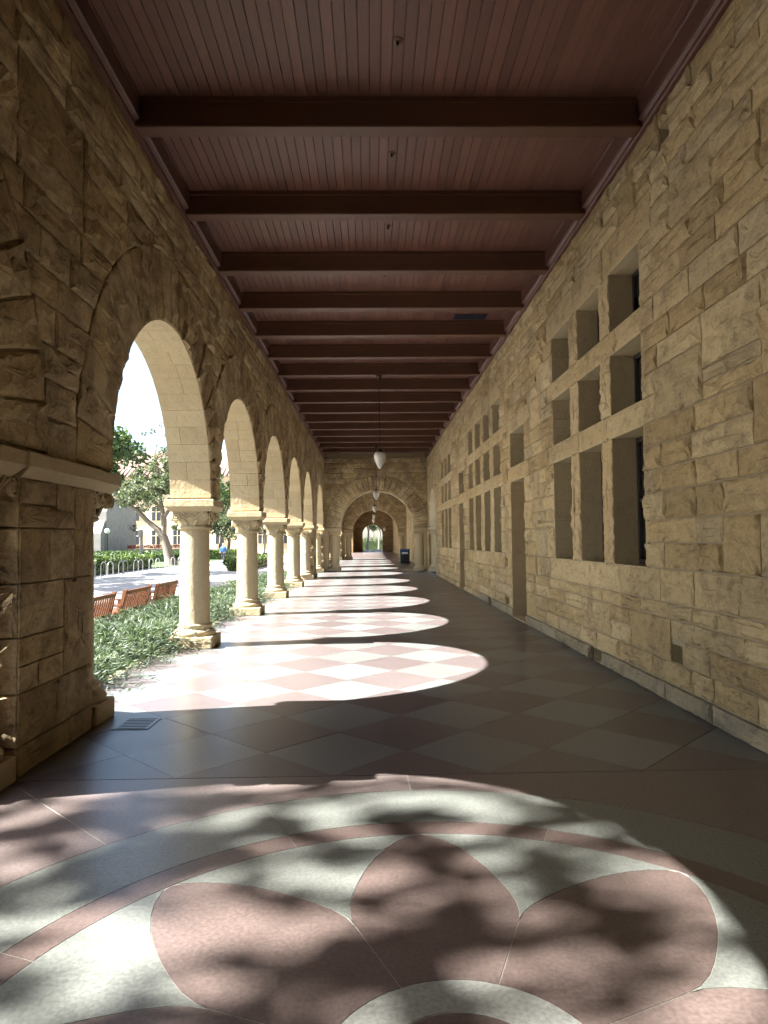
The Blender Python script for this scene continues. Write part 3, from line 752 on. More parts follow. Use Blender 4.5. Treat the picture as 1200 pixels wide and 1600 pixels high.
m = MB(); m.box(XL-.7, XR+.8, -8, FAR+.8, ZD+.035, 6.4); m.box(XL+.1, XR-.1, 34.9, 55.2, ZD, ZD+.03); m.box(XL+.1, XR-.1, 55.9, FAR, ZD, ZD+.03); m.build('ceiling_deck', 'ceiling_trim', ceil, (0, 40, ZD))
beams = [-6.1, -4.3, -2.5, -.67, 1.16, 2.99, 4.82, 6.65, 8.48, 10.3, 11.98, 13.6, 15.25]
while beams[-1] < 31.5: beams.append(beams[-1]+1.66)
bmesh_ = None
yb = beams+[36+1.66*i for i in range(12)]+[57+1.66*i for i in range(20)]
m = MB(); L0, L1 = XL+.06, XR-.06; b = .012
m.bbox(L0, L1, 0, .19, ZC, ZD-.012, b)
m.box(L0, L1, -.028, 0, ZD-.05, ZD-.002); m.box(L0, L1, .19, .218, ZD-.05, ZD-.002)   # cover mouldings against the boards
m.box(L0, L1, -.004, 0, ZC+.05, ZC+.058); m.box(L0, L1, .19, .194, ZC+.05, ZC+.058)
bme = m.mesh('beam', 'ceiling_beam', (0, 0, ZC))
for y in yb: obj('beam', bme, ceil, (0, y, ZC))
for side in (-1, 1):
    xw = XL if side < 0 else XR
    for y0, y1 in ((-8, 34.2), (34.9, 55.2), (55.9, FAR)):
        m = MB()
        prof = [(0, ZC+.0), (.045, ZC+.0), (.06, ZC+.02), (.062, ZC+.05), (.09, ZC+.07), (.11, ZC+.075), (.112, ZD-.03), (.122, ZD-.02), (.128, ZD-.004), (0, ZD-.004)]
        V = [(xw-side*d, y, z) for y in (y0, y1) for d, z in prof]; n = len(prof)
        F = [tuple(range(n)), tuple(range(2*n-1, n-1, -1))]+[((i+1) % n, i, n+i, n+(i+1) % n) for i in range(n)]
        if side > 0: F = [f[::-1] for f in F]
        m.add(V, F); m.build('wall_plate', 'ceiling_trim', ceil, (xw, (y0+y1)/2, ZC))

# ------------------------------------------------------------------ floor
floor = thing('floor', kind='structure', loc=(.2, 13, 0), world=True)
FX0, FX1 = -2.99, XR+.0
m = MB(); m.box(FX0+.01, XR+.9, -8, FAR+.6, -.34, -.012); m.build('floor_bed', 'dark_joint', floor, (0, 13, -.3))
m = MB(); m.box(FX0-.09, FX0+.0, -8, FAR, -.34, -.002); m.build('floor_edge', 'dressed_stone', floor, (FX0, 13, -.3))
TS = .7297; HD = TS/math.sqrt(2); TX, TY = -1.305, 4.604
PY0, PY1 = -.55, 4.6
cand = []; rng = random.Random(41)
def add_tiles(y0, y1):
    for i in range(-40, 170):
        for j in range(-40, 170):
            cx, cy = TX+HD*(i-j), TY+HD*(i+j+1)
            if not (FX0-.6 < cx < FX1+.6 and y0-.6 < cy < y1+.6): continue
            h = HD-.0025
            P = [(cx, cy-h), (cx+h, cy), (cx, cy+h), (cx-h, cy)]
            P = clip(P, 1, 0, FX1-.002); P = clip(P, -1, 0, -(FX0+.002)) if P else P
            P = clip(P, 0, 1, y1-.003) if P else P; P = clip(P, 0, -1, -(y0+.003)) if P else P
            if len(P) < 3 or area(P) < .004: continue
            cand.append((cy, P, (i+j) % 2))
add_tiles(-8, PY0); add_tiles(PY1, 60)
vis = sorted([c for c in cand if c[0] > 4 and in_frame((c[1][0][0], c[0], 0), 200)], key=lambda c: c[0]); visid = set(id(c) for c in vis[:290])
rest = {0: MB(), 1: MB()}
for c in cand:
    cy, P, k = c; dz = rng.uniform(-.0012, .0006); t = rng.random()
    if id(c) in visid:
        m = MB(); m.prism(P, -.03, dz, tone=t); q = np.array(P).mean(0); m.build('paving_tile', 'pale_tile' if k == 0 else 'red_tile', floor, (q[0], q[1], 0))
    else: rest[k].prism(P, -.03, dz, tone=t)
rest[0].build('far_pale_tiles', 'pale_tile', floor, (0, 20, 0), kind='stuff'); rest[1].build('far_red_tiles', 'red_tile', floor, (0, 20, 0), kind='stuff')
m = MB(); m.box(FX0+.002, FX1-.002, 60, FAR+.7, -.03, 0); m.build('far_paving', 'pink_concrete', floor, (0, 75, 0))
# the inlaid roundel
RX, RY = .2646, 2.035; A0 = -1.0; RO, RR, RI, RH, RD = 2.281, 1.806, 1.652, .446, .28
m = MB(); m.box(FX0+.004, FX1-.004, PY0, PY1-.001, -.0125, -.0022); m.build('roundel_bed', 'grout', floor, (RX, RY, -.01))
def pol(r, a): return (RX+r*math.sin(R_(a+A0)), RY+r*math.cos(R_(a+A0)))
def piece(name, mat, pts, tone=None):
    s = sum(pts[i][0]*pts[(i+1) % len(pts)][1]-pts[(i+1) % len(pts)][0]*pts[i][1] for i in range(len(pts)))
    if s < 0: pts = pts[::-1]
    q = np.array(pts).mean(0); m = MB(); m.prism(pts, -.011, rng.uniform(-.0008, .0004), tone=rng.random() if tone is None else tone); m.build(name, mat, floor, (q[0], q[1], 0))
def ringseg(name, mat, r0, r1, a0, a1, n=24, g=.002):
    P = [pol(r0+g, a0+math.degrees(g/max(r0, .1))+(a1-a0-2*math.degrees(g/max(r0, .1)))*i/n) for i in range(n+1)]
    P += [pol(r1-g, a1-math.degrees(g/r1)-(a1-a0-2*math.degrees(g/r1))*i/n) for i in range(n+1)]
    piece(name, mat, P)
for k in range(8):
    ringseg('outer_ring_segment', 'pale_concrete', RR, RO, -22.5+45*k, 22.5+45*k)
    ringseg('red_ring_segment', 'red_concrete', RI, RR, -22.5+45*k, 22.5+45*k)
prof = [(.446, 22.5), (.87, 22.5), (.94, 22.0), (1.02, 20.4), (1.10, 18.2), (1.2, 15.4), (1.3, 12.7), (1.4, 9.9), (1.5, 6.9), (1.58, 4.1), (1.63, 1.7), (1.652, 0)]
for k in range(8):
    g = .002
    Rg = [pol(r, 45*k+a-math.degrees(g/r)) for r, a in prof[:-1]]; Lg = [pol(r, 45*k-a+math.degrees(g/r)) for r, a in prof[:-1]]
    arcp = [pol(RH+g, 45*k-22+44*i/8) for i in range(1, 8)]
    piece('petal', 'red_concrete', Lg[::-1]+arcp+Rg+[pol(1.648, 45*k)])
    sp = [pol(r, 45*k+a+math.degrees(g/r)) for r, a in prof[1:-1]]+[pol(RI-g, 45*k+1.2+42.6*i/16) for i in range(17)]+[pol(r, 45*(k+1)-a-math.degrees(g/r)) for r, a in prof[1:-1]][::-1]
    piece('petal_spandrel', 'pale_concrete', sp)
for k in range(2): ringseg('hub_ring_segment', 'white_concrete', RD, RH, 180*k+90, 180*k+270, 40)
piece('hub_disc', 'red_concrete', [pol(RD-.003, 10*i) for i in range(36)])
for k in range(8):      # pink corner panels out to the square border
    a0, a1 = 45*k, 45*k+45; inn = [pol(RO+.003, a0+.08+44.84*i/20) for i in range(21)]; outp = []
    angs = [a0+.08+44.84*i/40 for i in range(41)]
    for cx_, cy_p in ((FX0+.006, PY0+.004), (FX0+.006, PY1-.006), (FX1-.006, PY0+.004), (FX1-.006, PY1-.006)):
        an = (math.degrees(math.atan2(cx_-RX, cy_p-RY))-A0) % 360
        if a0 < an < a1: angs.append(an)
    for a in sorted(angs):
        dx, dy = math.sin(R_(a+A0)), math.cos(R_(a+A0)); t = 9e9
        if dx > 1e-6: t = min(t, (FX1-.006-RX)/dx)
        if dx < -1e-6: t = min(t, (FX0+.006-RX)/dx)
        if dy > 1e-6: t = min(t, (PY1-.006-RY)/dy)
        if dy < -1e-6: t = min(t, (PY0+.004-RY)/dy)
        outp.append((RX+dx*max(t, RO+.004), RY+dy*max(t, RO+.004)))
    piece('corner_panel', 'pink_concrete', inn+outp[::-1])
# floor grate by the near pier
gr = thing('floor_grate', 'small dark slotted drain grate in the floor beside the near pier', 'grate', (-2.02, 5.98, .002))
m = MB(); m.box(-.15, .15, -.18, .18, .0, .003); m.build('frame', 'pale_concrete', gr)
for k in range(7): m = MB(); m.box(-.12, .12, -.16+k*.05, -.16+k*.05+.013, .0032, .0045); m.build('slot', 'void', gr)

# ------------------------------------------------------------------ ceiling fittings and lamps
def pendant(y, lab):
    t = thing('pendant_lamp', lab, 'lamp', (.225, y, 3.31), 'pendant lamps down the walkway')
    top = ZC-3.31
    m = MB(); m.lathe([(.0, top), (.075, top), (.08, top-.02), (.05, top-.05), (.03, top-.09), (.0, top-.1)], 20); m.build('canopy', 'bronze', t, smooth=40)
    m = MB(); m.lathe([(.011, .50), (.011, top-.09)], 10); m.lathe([(.012, 1.0), (.035, 1.02), (.035, 1.035), (.012, 1.06)], 12); m.build('rod', 'bronze', t, smooth=40)
    m = MB(); m.lathe([(.02, .52), (.045, .5), (.05, .47), (.085, .445), (.1, .425), (.1, .41), (.0, .41)], 20); m.build('collar', 'bronze', t, smooth=40)
    m = MB(); m.lathe([(.0, .43), (.1, .425), (.132, .39), (.148, .335), (.143, .28), (.122, .21), (.09, .13), (.055, .06), (.025, .02), (.0, .0)], 28); m.build('globe', 'frosted_glass', t, smooth=60)
    return t
for i, y in enumerate((16.98, 30.2, 43.8, 57.6, 70.5)):
    pendant(y+.0, ['nearest frosted acorn pendant lamp on a long rod', 'second acorn pendant lamp in front of the cross arch', 'third pendant lamp, inside the nearer cross arch', 'fourth, tiny pendant lamp down the walkway', 'farthest tiny pendant lamp before the end wall'][i])
t = thing('wall_lamp', 'small white globe lamp beside the arch of the far end wall', 'lamp', (1.75, FAR-.35, 3.0))
m = MB(); m.ball((0, 0, 0), (.2, .2, .27), 14, 10); m.build('globe', 'globe_white', t, smooth=60)
m = MB(); m.tube([(0, 0, .25), (0, .1, .42), (0, .35, .42)], .025); m.build('bracket', 'bronze', t)
for i, y in enumerate((5.86, 7.62, 9.42, 11.15)):
    t = thing('ceiling_sprinkler', '%s sprinkler rosette from the camera on the ceiling boards' % ORD[i], 'sprinkler', (.27, y, ZD), 'sprinkler rosettes on the ceiling')
    m = MB(); m.lathe([(.0, -.012), (.03, -.012), (.045, -.004), (.045, .0)], 18); m.build('rosette', 'ceiling_trim', t, smooth=40)
    m = MB(); m.lathe([(.0, -.05), (.012, -.05), (.012, -.012), (.0, -.012)], 10); m.build('head', 'bronze', t)
t = thing('ceiling_vent', 'dark rectangular grille between two ceiling beams near the right wall', 'vent', (1.98, 13.33, ZD-.006))
m = MB(); m.box(-.33, .33, -.14, .14, -.012, .0); m.build('frame', 'vent_metal', t)
for k in range(8): m = MB(); m.box(-.3, .3, -.12+k*.032, -.12+k*.032+.014, -.02, -.0125); m.build('slat', 'vent_metal', t)

# ------------------------------------------------------------------ bin
t = thing('litter_bin', 'black litter bin with a blue top standing against the right wall', 'bin', (2.2, 46.0, 0))
m = MB(); m.bbox(-.32, .32, -.3, .3, 0, .8, .03); m.build('body', 'black_plastic', t)
m = MB(); m.bbox(-.34, .34, -.32, .32, .805, .93, .03); m.build('lid', 'blue_plastic', t)
m = MB(); m.box(-.2, .2, -.309, -.303, .62, .74); m.build('label_plate', 'label_white', t)

# ------------------------------------------------------------------ ground outside
GZ = -.35
m = MB(); m.box(-900, 900, -300, 1500, GZ-.2, GZ); tag(m.build('ground', 'court_paving'), kind='structure')
m = MB(); m.box(-4.5, FX0-.1, -7, 60, GZ+.004, GZ+.06); tag(m.build('planting_bed', 'soil'), kind='structure')
m = MB(); m.box(-60, -15.6, 52, 88, GZ+.004, GZ+.05); tag(m.build('lawn', 'lawn'), kind='structure')

def leaves(mb, c, rad, n, size, g, up=.0, shell=.35, elong=1.6):
    for _ in range(n):
        while True:
            p = Vector((g.uniform(-1, 1), g.uniform(-1, 1), g.uniform(-1, 1))); L = p.length
            if .05 < L < 1 and (L > shell or g.random() < .25): break
        o = Vector((c[0]+p.x*rad[0], c[1]+p.y*rad[1], c[2]+p.z*rad[2]))
        a = Vector((g.gauss(0, 1), g.gauss(0, 1), g.gauss(up, .7))).normalized(); b = a.cross(Vector((g.gauss(0, 1), g.gauss(0, 1), g.gauss(0, 1)))).normalized()
        s = size*g.uniform(.6, 1.35)
        mb.add([o-a*s*elong*.5, o+b*s*.5, o+a*s*elong*.5, o-b*s*.5], [(0, 1, 2, 3)], tone=min(1, max(0, .5+.35*p.z+g.uniform(-.35, .35))) if False else g.random())
def tree(label, loc, trunk, clumps, leaf, g, size=.16, dens=1.0, group=None, name='tree', cat='tree'):
    """trunk: list of (points, radii); clumps: (centre, radii, count)"""
    t = thing(name, label, cat, loc, group)
    m = MB()
    for pts, rad in trunk: m.tube(pts, rad, 9)
    m.build('trunk', 'bark', t, smooth=60)
    m = MB()
    for c, r, n in clumps: leaves(m, c, r, int(n*dens), size, g)
    m.build('crown', leaf, t); return t
def clump_cloud(g, c, R, k, r0, r1, n):
    out = []
    for _ in range(k):
        while True:
            p = Vector((g.uniform(-1, 1), g.uniform(-1, 1), g.uniform(-1, 1)))
            if p.length < 1: break
        r = g.uniform(r0, r1); out.append(((c[0]+p.x*R[0], c[1]+p.y*R[1], c[2]+p.z*R[2]), (r, r, r*.72), n))
    return out
def limb(g, p0, p1, r0, r1, bend=.3, n=6):
    p0, p1 = Vector(p0), Vector(p1); P = []; L = (p1-p0).length; off = Vector((g.uniform(-1, 1), g.uniform(-1, 1), g.uniform(-.3, .6)))*bend*L*.4
    for i in range(n):
        q = i/(n-1); P.append(p0.lerp(p1, q)+off*math.sin(q*PI)+Vector((g.uniform(-1, 1), g.uniform(-1, 1), g.uniform(-1, 1)))*.02*L)
    return P, [r0+(r1-r0)*i/(n-1) for i in range(n)]
g = random.Random(77)
# leaning oak across the court
tr = [([(.55, 0, -.1), (.35, 0, .6), (.15, 0, 1.5), (-.1, 0, 2.3), (-.55, 0, 2.9)], [.62, .42, .36, .33, .28]),
      ([(-.5, 0, 2.85), (-1.4, 0, 3.6), (-2.2, .2, 4.4), (-3.0, .2, 5.0), (-4.2, .3, 5.6), (-5.2, .2, 5.8)], [.24, .2, .17, .14, .1, .05]),
      ([(-.15, 0, 2.4), (-.1, 0, 3.6), (-.35, .2, 4.8), (-.6, .2, 6.2), (-.4, .2, 7.8)], [.27, .22, .17, .12, .05]),
      ([(-.2, 0, 3.8), (.7, .2, 5.2), (1.1, .2, 6.6), (2.0, .3, 7.8)], [.17, .13, .09, .04]),
      ([(-.35, .1, 4.6), (-1.3, .1, 5.8), (-1.6, 0, 7.4)], [.12, .08, .04]), ([(-.4, 0, 7.2), (-.9, 0, 9.0), (-.6, 0, 10.6), (-1.6, 0, 12.2)], [.06, .045, .03, .015]),
      ([(-.7, 0, 9.8), (.1, 0, 11.0), (-.1, 0, 12.4)], [.03, .02, .01]), ([(-.6, 0, 11.0), (-2.2, 0, 12.0), (-2.8, 0, 12.2)], [.025, .018, .008])]
cl = clump_cloud(g, (-2.4, 0, 6.2), (2.4, 2.6, 1.7), 42, .3, .75, 120)+clump_cloud(g, (.6, 0, 6.8), (2.8, 2.6, 2.8), 62, .3, .75, 120)+clump_cloud(g, (-.9, 0, 10.6), (1.2, 1, 1.2), 5, .25, .4, 22)+clump_cloud(g, (3.6, 0, 5.0), (1.2, 2, 2.2), 14, .5, .9, 120)
tree('leaning oak with a forked grey trunk beside the bike hoops', (-16.9, 56.6, GZ), tr, cl, 'leaf_oak', g, .13)
# big tree on the left whose branches show beside the near pier
tr = [limb(g, (0, 0, -.1), (0, 0, 4), .5, .35, .05), limb(g, (0, 0, 3.9), (3.2, 0, 7.5), .22, .05), limb(g, (0, 0, 3.8), (-2.5, 1, 8), .22, .05), limb(g, (0, 0, 3.8), (.4, -2, 8.4), .2, .05)]
cl = clump_cloud(g, (.6, 0, 7.2), (4.2, 3.5, 2.4), 80, .5, 1.0, 120)
dense = tree('dense tree at the left edge, its leaves showing beside the near pier', (-18.4, 41, GZ), tr, cl, 'leaf_dark', g, .17)
for i, (x, y, sc, rz) in enumerate(((-18.2, 27.5, 1.1, 1.2), (-17.8, 16, 1.12, 2.6), (-18, 6, 1.12, 4.1), (-18, -5, 1.12, 5.2), (-27, 33, 1.25, .5))):  # unseen copies of the dense tree, added to screen off low sky light
    d_ = dup(dense); d_.location = (x, y, GZ); d_.rotation_euler.z = rz; d_.scale = (sc, sc, sc)
    d_['label'] = 'dense tree added out of view to cut sky light and shade the court, %s of the row left of the view' % ORD[i]; d_['group'] = 'dense trees along the court'
dense['group'] = 'dense trees along the court'
# tree near the walkway that dapples the floor
tr = [limb(g, (0, 0, -.1), (0, 0, 8.5), .42, .26, .05), limb(g, (0, 0, 8.3), (2.6, 1.6, 14.5), .09, .02), limb(g, (0, 0, 8), (2.2, -1, 13.5), .09, .02), limb(g, (0, 0, 8.2), (-1.5, .5, 15), .12, .04), limb(g, (1.2, .7, 11.2), (3.4, 3.0, 15.2), .04, .012), limb(g, (1.2, .4, 11), (3.6, -.6, 14.2), .04, .012)]
cl = clump_cloud(g, (1.4, .6, 14.4), (3.5, 3.0, 2.4), 110, .16, .4, 10)+[((1.4, .6, 14.4), (3.7, 3.3, 2.5), 950)]
tree('tall thin-leaved tree outside the near arch, dappling the roundel', (-16.4, 0.2, GZ), tr, cl, 'leaf_oak', g, .2)
# smaller trees and shrubs across the court
def small_tree(px, d, h, r, label, leaf='leaf_oak', n=26, dens=110):
    x = (px-580.6)/FPX*d; tr = [limb(g, (0, 0, -.1), (.2, 0, h*.45), .2, .14, .1), limb(g, (.2, 0, h*.42), (-r*.6, 0, h*.8), .1, .03), limb(g, (.2, 0, h*.42), (r*.6, .3, h*.85), .1, .03), limb(g, (.2, 0, h*.4), (.1, -.3, h*.9), .1, .03)]
    tree(label, (x, d, GZ), tr, clump_cloud(g, (0, 0, h*.72), (r, r, h*.28), n, .45, .9, dens), leaf, g, .18)
small_tree(356, 74, 4.9, 2.4, 'small round tree behind the walking person')
small_tree(344, 88, 10.5, 2.6, 'tall slim tree seen through the gap of the second arch', 'leaf_dark', 40)
small_tree(188, 80, 4.6, 1.9, 'small leafy tree beside the pale building, left of the oak')
small_tree(300, 86, 5.5, 2.2, 'young tree behind the first column, in front of the pale building')
small_tree(412, 96, 6.5, 3.0, 'tree showing between the second and third columns')
small_tree(448, 120, 8, 3.5, 'distant tree behind the third column')
# greenery beyond the end wall
for i, (px, d, h, r) in enumerate(((574, 112, 8, 3), (592, 120, 9, 3.6), (583, 135, 11, 5))):
    small_tree(px, d, h, r, ['tree with a curved trunk on the left behind the far end arch', 'tree on the right behind the far end arch', 'broad tree at the back beyond the far end arch'][i], 'leaf_oak', 36)
t = thing('low_stone_wall', 'low grey stone wall outside the far end arch', 'wall', (.2, 106, GZ))
for k in range(9): m = MB(); m.bbox(-4.5+k*1.0, -3.52+k*1.0, 0, .5, 0, .4+.05*(k % 3), .05); m.build('block', 'grey_stone', t)

# junipers along the bed
def juniper_mesh(seed):
    g = random.Random(seed); m = MB()
    for _ in range(430):
        a = g.uniform(0, 2*PI); el = g.uniform(.05, .75); L = g.uniform(.45, 1.0); r0 = g.uniform(0, .35)
        b = Vector((r0*math.cos(a), r0*math.sin(a), g.uniform(.05, .5))); d = Vector((math.cos(a)*math.cos(el), math.sin(a)*math.cos(el), math.sin(el)*.62)); tn = g.random()
        for k in range(20):
            q = .2+.8*k/19; o = b+d*L*q+Vector((0, 0, -.22*L*q*q)); s = .058*(1.25-q*.6)
            e = (d+Vector((g.gauss(0, .7), g.gauss(0, .7), g.gauss(.2, .55)))).normalized(); f = e.cross(Vector((g.gauss(0, 1), g.gauss(0, 1), g.gauss(0, 1)))).normalized()
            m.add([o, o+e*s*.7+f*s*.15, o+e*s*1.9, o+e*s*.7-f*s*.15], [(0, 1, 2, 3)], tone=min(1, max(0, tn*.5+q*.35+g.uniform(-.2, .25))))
    st = MB()
    for _ in range(12):
        a = g.uniform(0, 2*PI); st.tube([(0, 0, -.05), (.2*math.cos(a), .2*math.sin(a), .2), (.5*math.cos(a), .5*math.sin(a), .38)], [.02, .014, .006], 5)
    return m.mesh('foliage', 'leaf_juniper'), st.mesh('stem', 'bark')
JM = [juniper_mesh(s) for s in (1, 2, 3)]
k = 0
pos_j = []
for y in np.arange(6.3, 33, 1.25): pos_j.append((-3.72+g.uniform(-.12, .1), float(y)+g.uniform(-.2, .2), g.uniform(.92, 1.15)))
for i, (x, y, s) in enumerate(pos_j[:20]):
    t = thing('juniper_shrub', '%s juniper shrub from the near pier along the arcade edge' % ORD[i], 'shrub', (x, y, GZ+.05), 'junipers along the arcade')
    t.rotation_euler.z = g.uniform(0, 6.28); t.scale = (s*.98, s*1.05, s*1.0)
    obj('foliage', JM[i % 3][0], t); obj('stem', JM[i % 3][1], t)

for i in range(11):
    y = 7.2+i*1.18+g.uniform(-.2, .2); s = g.uniform(.85, 1.0)
    t = thing('juniper_shrub', '%s low juniper from the near pier in the row beside the benches' % ORD[i], 'shrub', (-4.42+g.uniform(-.06, .08), y, GZ+.03), 'junipers beside the benches')
    t.rotation_euler.z = g.uniform(0, 6.28); t.scale = (s*.8, s*1.05, s*.95)
    obj('foliage', JM[(i+1) % 3][0], t); obj('stem', JM[(i+1) % 3][1], t)

# ------------------------------------------------------------------ benches
def bench():
    t = thing('park_bench', 'x', 'bench', (0, 0, 0), 'wooden benches behind the junipers')
    L = 1.6
    for s in (0, 1):       # local y along the bench, -x is the front
        y0 = s*(L-.07)
        m = MB(); m.add([(-.03, y0, 0), (.04, y0, 0), (.04, y0+.07, 0), (-.03, y0+.07, 0), (-.03, y0, .42), (.04, y0, .42), (.04, y0+.07, .42), (-.03, y0+.07, .42), (.10, y0, .95), (.17, y0, .95), (.17, y0+.07, .95), (.10, y0+.07, .95)],
              [(3, 2, 1, 0), (8, 9, 10, 11), (0, 1, 5, 4), (1, 2, 6, 5), (2, 3, 7, 6), (3, 0, 4, 7), (4, 5, 9, 8), (5, 6, 10, 9), (6, 7, 11, 10), (7, 4, 8, 11)]); m.build('back_post', 'bench_wood', t)
        m = MB(); m.box(-.58, -.51, y0, y0+.07, 0, .62); m.build('front_leg', 'bench_wood', t)
        m = MB(); m.box(-.62, .06, y0-.01, y0+.08, .62, .65); m.build('armrest', 'bench_wood', t)
    for z0, nm in ((.86, 'top_rail'), (.47, 'lower_rail')):
        xx = .02+(z0-.42)*.25; m = MB(); m.box(xx, xx+.035, .07, L-.07, z0, z0+.07); m.build(nm, 'bench_wood', t)
    for k in range(13):
        y = .13+k*(L-.3)/12; m = MB(); m.add([(.04, y, .54), (.06, y, .54), (.06, y+.045, .54), (.04, y+.045, .54), (.125, y, .862), (.145, y, .862), (.145, y+.045, .862), (.125, y+.045, .862)], [(3, 2, 1, 0), (4, 5, 6, 7), (0, 1, 5, 4), (1, 2, 6, 5), (2, 3, 7, 6), (3, 0, 4, 7)], tone=g.random()); m.build('back_slat', 'bench_wood', t)
    for k in range(5): m = MB(); m.box(-.56+k*.115, -.47+k*.115, .01, L-.01, .425, .45, tone=g.random()); m.build('seat_slat', 'bench_wood', t)
    return t
B = bench()
for i, y in enumerate((11.88, 14.0, 16.12)):
    b = B if i == 0 else dup(B)
    b.location = (-5.12, y, GZ); b['label'] = ['wooden slatted bench nearest the pier, behind the junipers', 'middle one of the three wooden slatted benches behind the junipers', 'wooden slatted bench just left of the first column, farthest of three'][i]

# ------------------------------------------------------------------ bike hoops, hedges, lamps, building, person
hm = MB(); P = [(0, -.28, 0), (0, -.28, .55)]+[(0, -.28*math.cos(PI*i/8), .55+.28*math.sin(PI*i/8)) for i in range(1, 8)]+[(0, .28, .55), (0, .28, 0)]
hm.tube(P, .022, 8); HME = hm.mesh('hoop', 'steel_hoop', smooth=60)
fm = MB(); fm.lathe([(.07, 0), (.07, .02), (.0, .02)], 10)
FME = fm.mesh('foot', 'steel_hoop')
for i in range(13):
    q = [0, .045, .14, .2, .3, .34, .45, .5, .62, .7, .82, .9, 1][i]; t = thing('bike_hoop', '%s steel bike hoop from the left in the row by the hedge' % ORD[i], 'bike rack', (-15.3+q*1.1, 37.2+q*14, GZ), 'bike hoops across the court'); t.rotation_euler.z = R_(-10)
    obj('hoop', HME, t); obj('foot', FME, t, (0, -.28, 0)); obj('foot', FME, t, (0, .28, 0))
def hedge(label, x0, x1, y0, y1, h, n, leaf='leaf_hedge'):
    t = thing('hedge', label, 'hedge', ((x0+x1)/2, (y0+y1)/2, GZ)); g = random.Random(int(abs(x0*100))); m = MB(); hx, hy = (x1-x0)/2, (y1-y0)/2
    for _ in range(n):
        o = Vector((g.uniform(-hx, hx), g.uniform(-hy, hy), h*math.sqrt(g.random())*(1+.12*math.sin(g.random()*6)))); a = Vector((g.gauss(0, 1), g.gauss(0, 1), g.gauss(0, 1))).normalized(); b = a.cross(Vector((g.gauss(0, 1), g.gauss(0, 1), g.gauss(0, 1)))).normalized(); s = g.uniform(.07, .15)
        m.add([o-a*s, o+b*s*.6, o+a*s, o-b*s*.6], [(0, 1, 2, 3)], tone=g.random())
    m.build('foliage', leaf, t)
    c = MB(); c.bbox(-hx*.9, hx*.9, -hy*.9, hy*.9, 0, h*.8, .1); c.build('inner_mass', 'leaf_dark', t)
hedge('clipped bright green hedge behind the bike hoops', -18.2, -16.2, 38.5, 52, .95, 7000)
hedge('dark ivy bank in front of the pale building', -32, -18, 66, 70, 1.0, 7000, 'leaf_dark')
hedge('leafy shrubs outside the far end arch', -4, 4.5, 124, 127, 2.2, 5000, 'leaf_oak')
hedge('low hedge behind the walking person', -18, -13.2, 72, 74, 1.0, 4000)
hedge('clipped shrub row between second and third columns', -9.5, -8.0, 44, 60, .8, 4000)
for i, (px, d) in enumerate(((171, 70), (348, 76), (250, 90))):
    t = thing('street_lamp', ['globe street lamp at the left, beside the grey building', 'globe street lamp above the walking person', 'globe street lamp far behind the oak'][i], 'street lamp', ((px-580.6)/FPX*d, d, GZ), 'globe lamps across the court')
    m = MB(); m.lathe([(.14, 0), (.14, .25), (.08, .35), (.06, .5), (.05, 2.75), (.08, 2.8), (.1, 2.85), (.0, 2.86)], 12); m.build('post', 'dark_metal', t, smooth=40)
    m = MB(); m.ball((0, 0, 3.1), .27, 16, 10); m.build('globe', 'globe_white', t, smooth=80)
t = thing('sign_post', 'dark slab sign post on the lawn left of the oak', 'sign', ((223.5-580.6)/FPX*64, 64, GZ))
m = MB(); m.bbox(-.1, .1, -.1, .1, 0, 3.0, .02); m.build('post', 'sign_grey', t)
m = MB(); m.bbox(-.24, .1, -.12, .12, 2.4, 3.1, .03); m.build('head', 'sign_grey', t)
t = thing('concrete_bench', 'pale concrete bench on the lawn beside the sign post', 'bench', ((213-580.6)/FPX*63, 63, GZ))
m = MB(); m.bbox(-.6, .6, -.25, .25, .38, .5, .03); m.build('seat', 'dressed_stone', t)
for s in (-1, 1): m = MB(); m.bbox(s*.4-.1, s*.4+.1, -.2, .2, 0, .38, .02); m.build('leg', 'dressed_stone', t)
t = thing('garden_wall', 'low pale garden wall with red flowers before the pale building', 'wall', (-29, 78, GZ))
m = MB(); m.bbox(-7, 9, 0, .5, 0, 1.2, .04); m.build('wall', 'stucco', t)
m = MB(); 
for _ in range(900):
    o = Vector((g.uniform(-1, 8), g.uniform(.1, .5), 1.2+g.random()*.35)); s = .12; m.add([o, o+Vector((s, 0, s*.3)), o+Vector((s*.4, 0, s))], [(0, 1, 2)])
m.build('flowers', 'red_flowers', t)

def facade_windows(t, m_wall, x0, x1, y, zs_, n, w, h):
    for z in zs_:
        for k in range(n):
            x = x0+(x1-x0)*(k+.5)/n
            q = MB(); q.box(x-w/2-.15, x+w/2+.15, y-.12, y-.005, z-.15, z+h+.15); wd = q.build('window', 'stucco', t)
            q = MB(); q.box(x-w/2, x+w/2, y-.16, y-.121, z, z+h); q.build('pane', 'far_window', wd)
            q = MB(); q.box(x-.05, x+.05, y-.19, y-.161, z, z+h); q.box(x-w/2, x+w/2, y-.19, y-.161, z+h*.6, z+h*.6+.08); q.build('frame', 'stucco', wd)
t = thing('pale_building', 'sunlit pale stone building with red tiled roof across the court', 'building', (-30, 98, GZ))
W0, W1, Hh, D = -26, 22, 11.2, 16
m = MB(); m.box(W0, W1, 0, D, 0, Hh); m.build('wall', 'stucco', t)
facade_windows(t, None, W0, W1, 0, (1.6, 5.0, 8.2), 16, 1.2, 2.0)
m = MB(); m.add([(W0-.8, -.8, Hh), (W1+.8, -.8, Hh), (W1+.8, D+.8, Hh), (W0-.8, D+.8, Hh), (W0+6, D/2, Hh+4.6), (W1-6, D/2, Hh+4.6)], [(0, 1, 5, 4), (1, 2, 5), (2, 3, 4, 5), (3, 0, 4), (3, 2, 1, 0)])
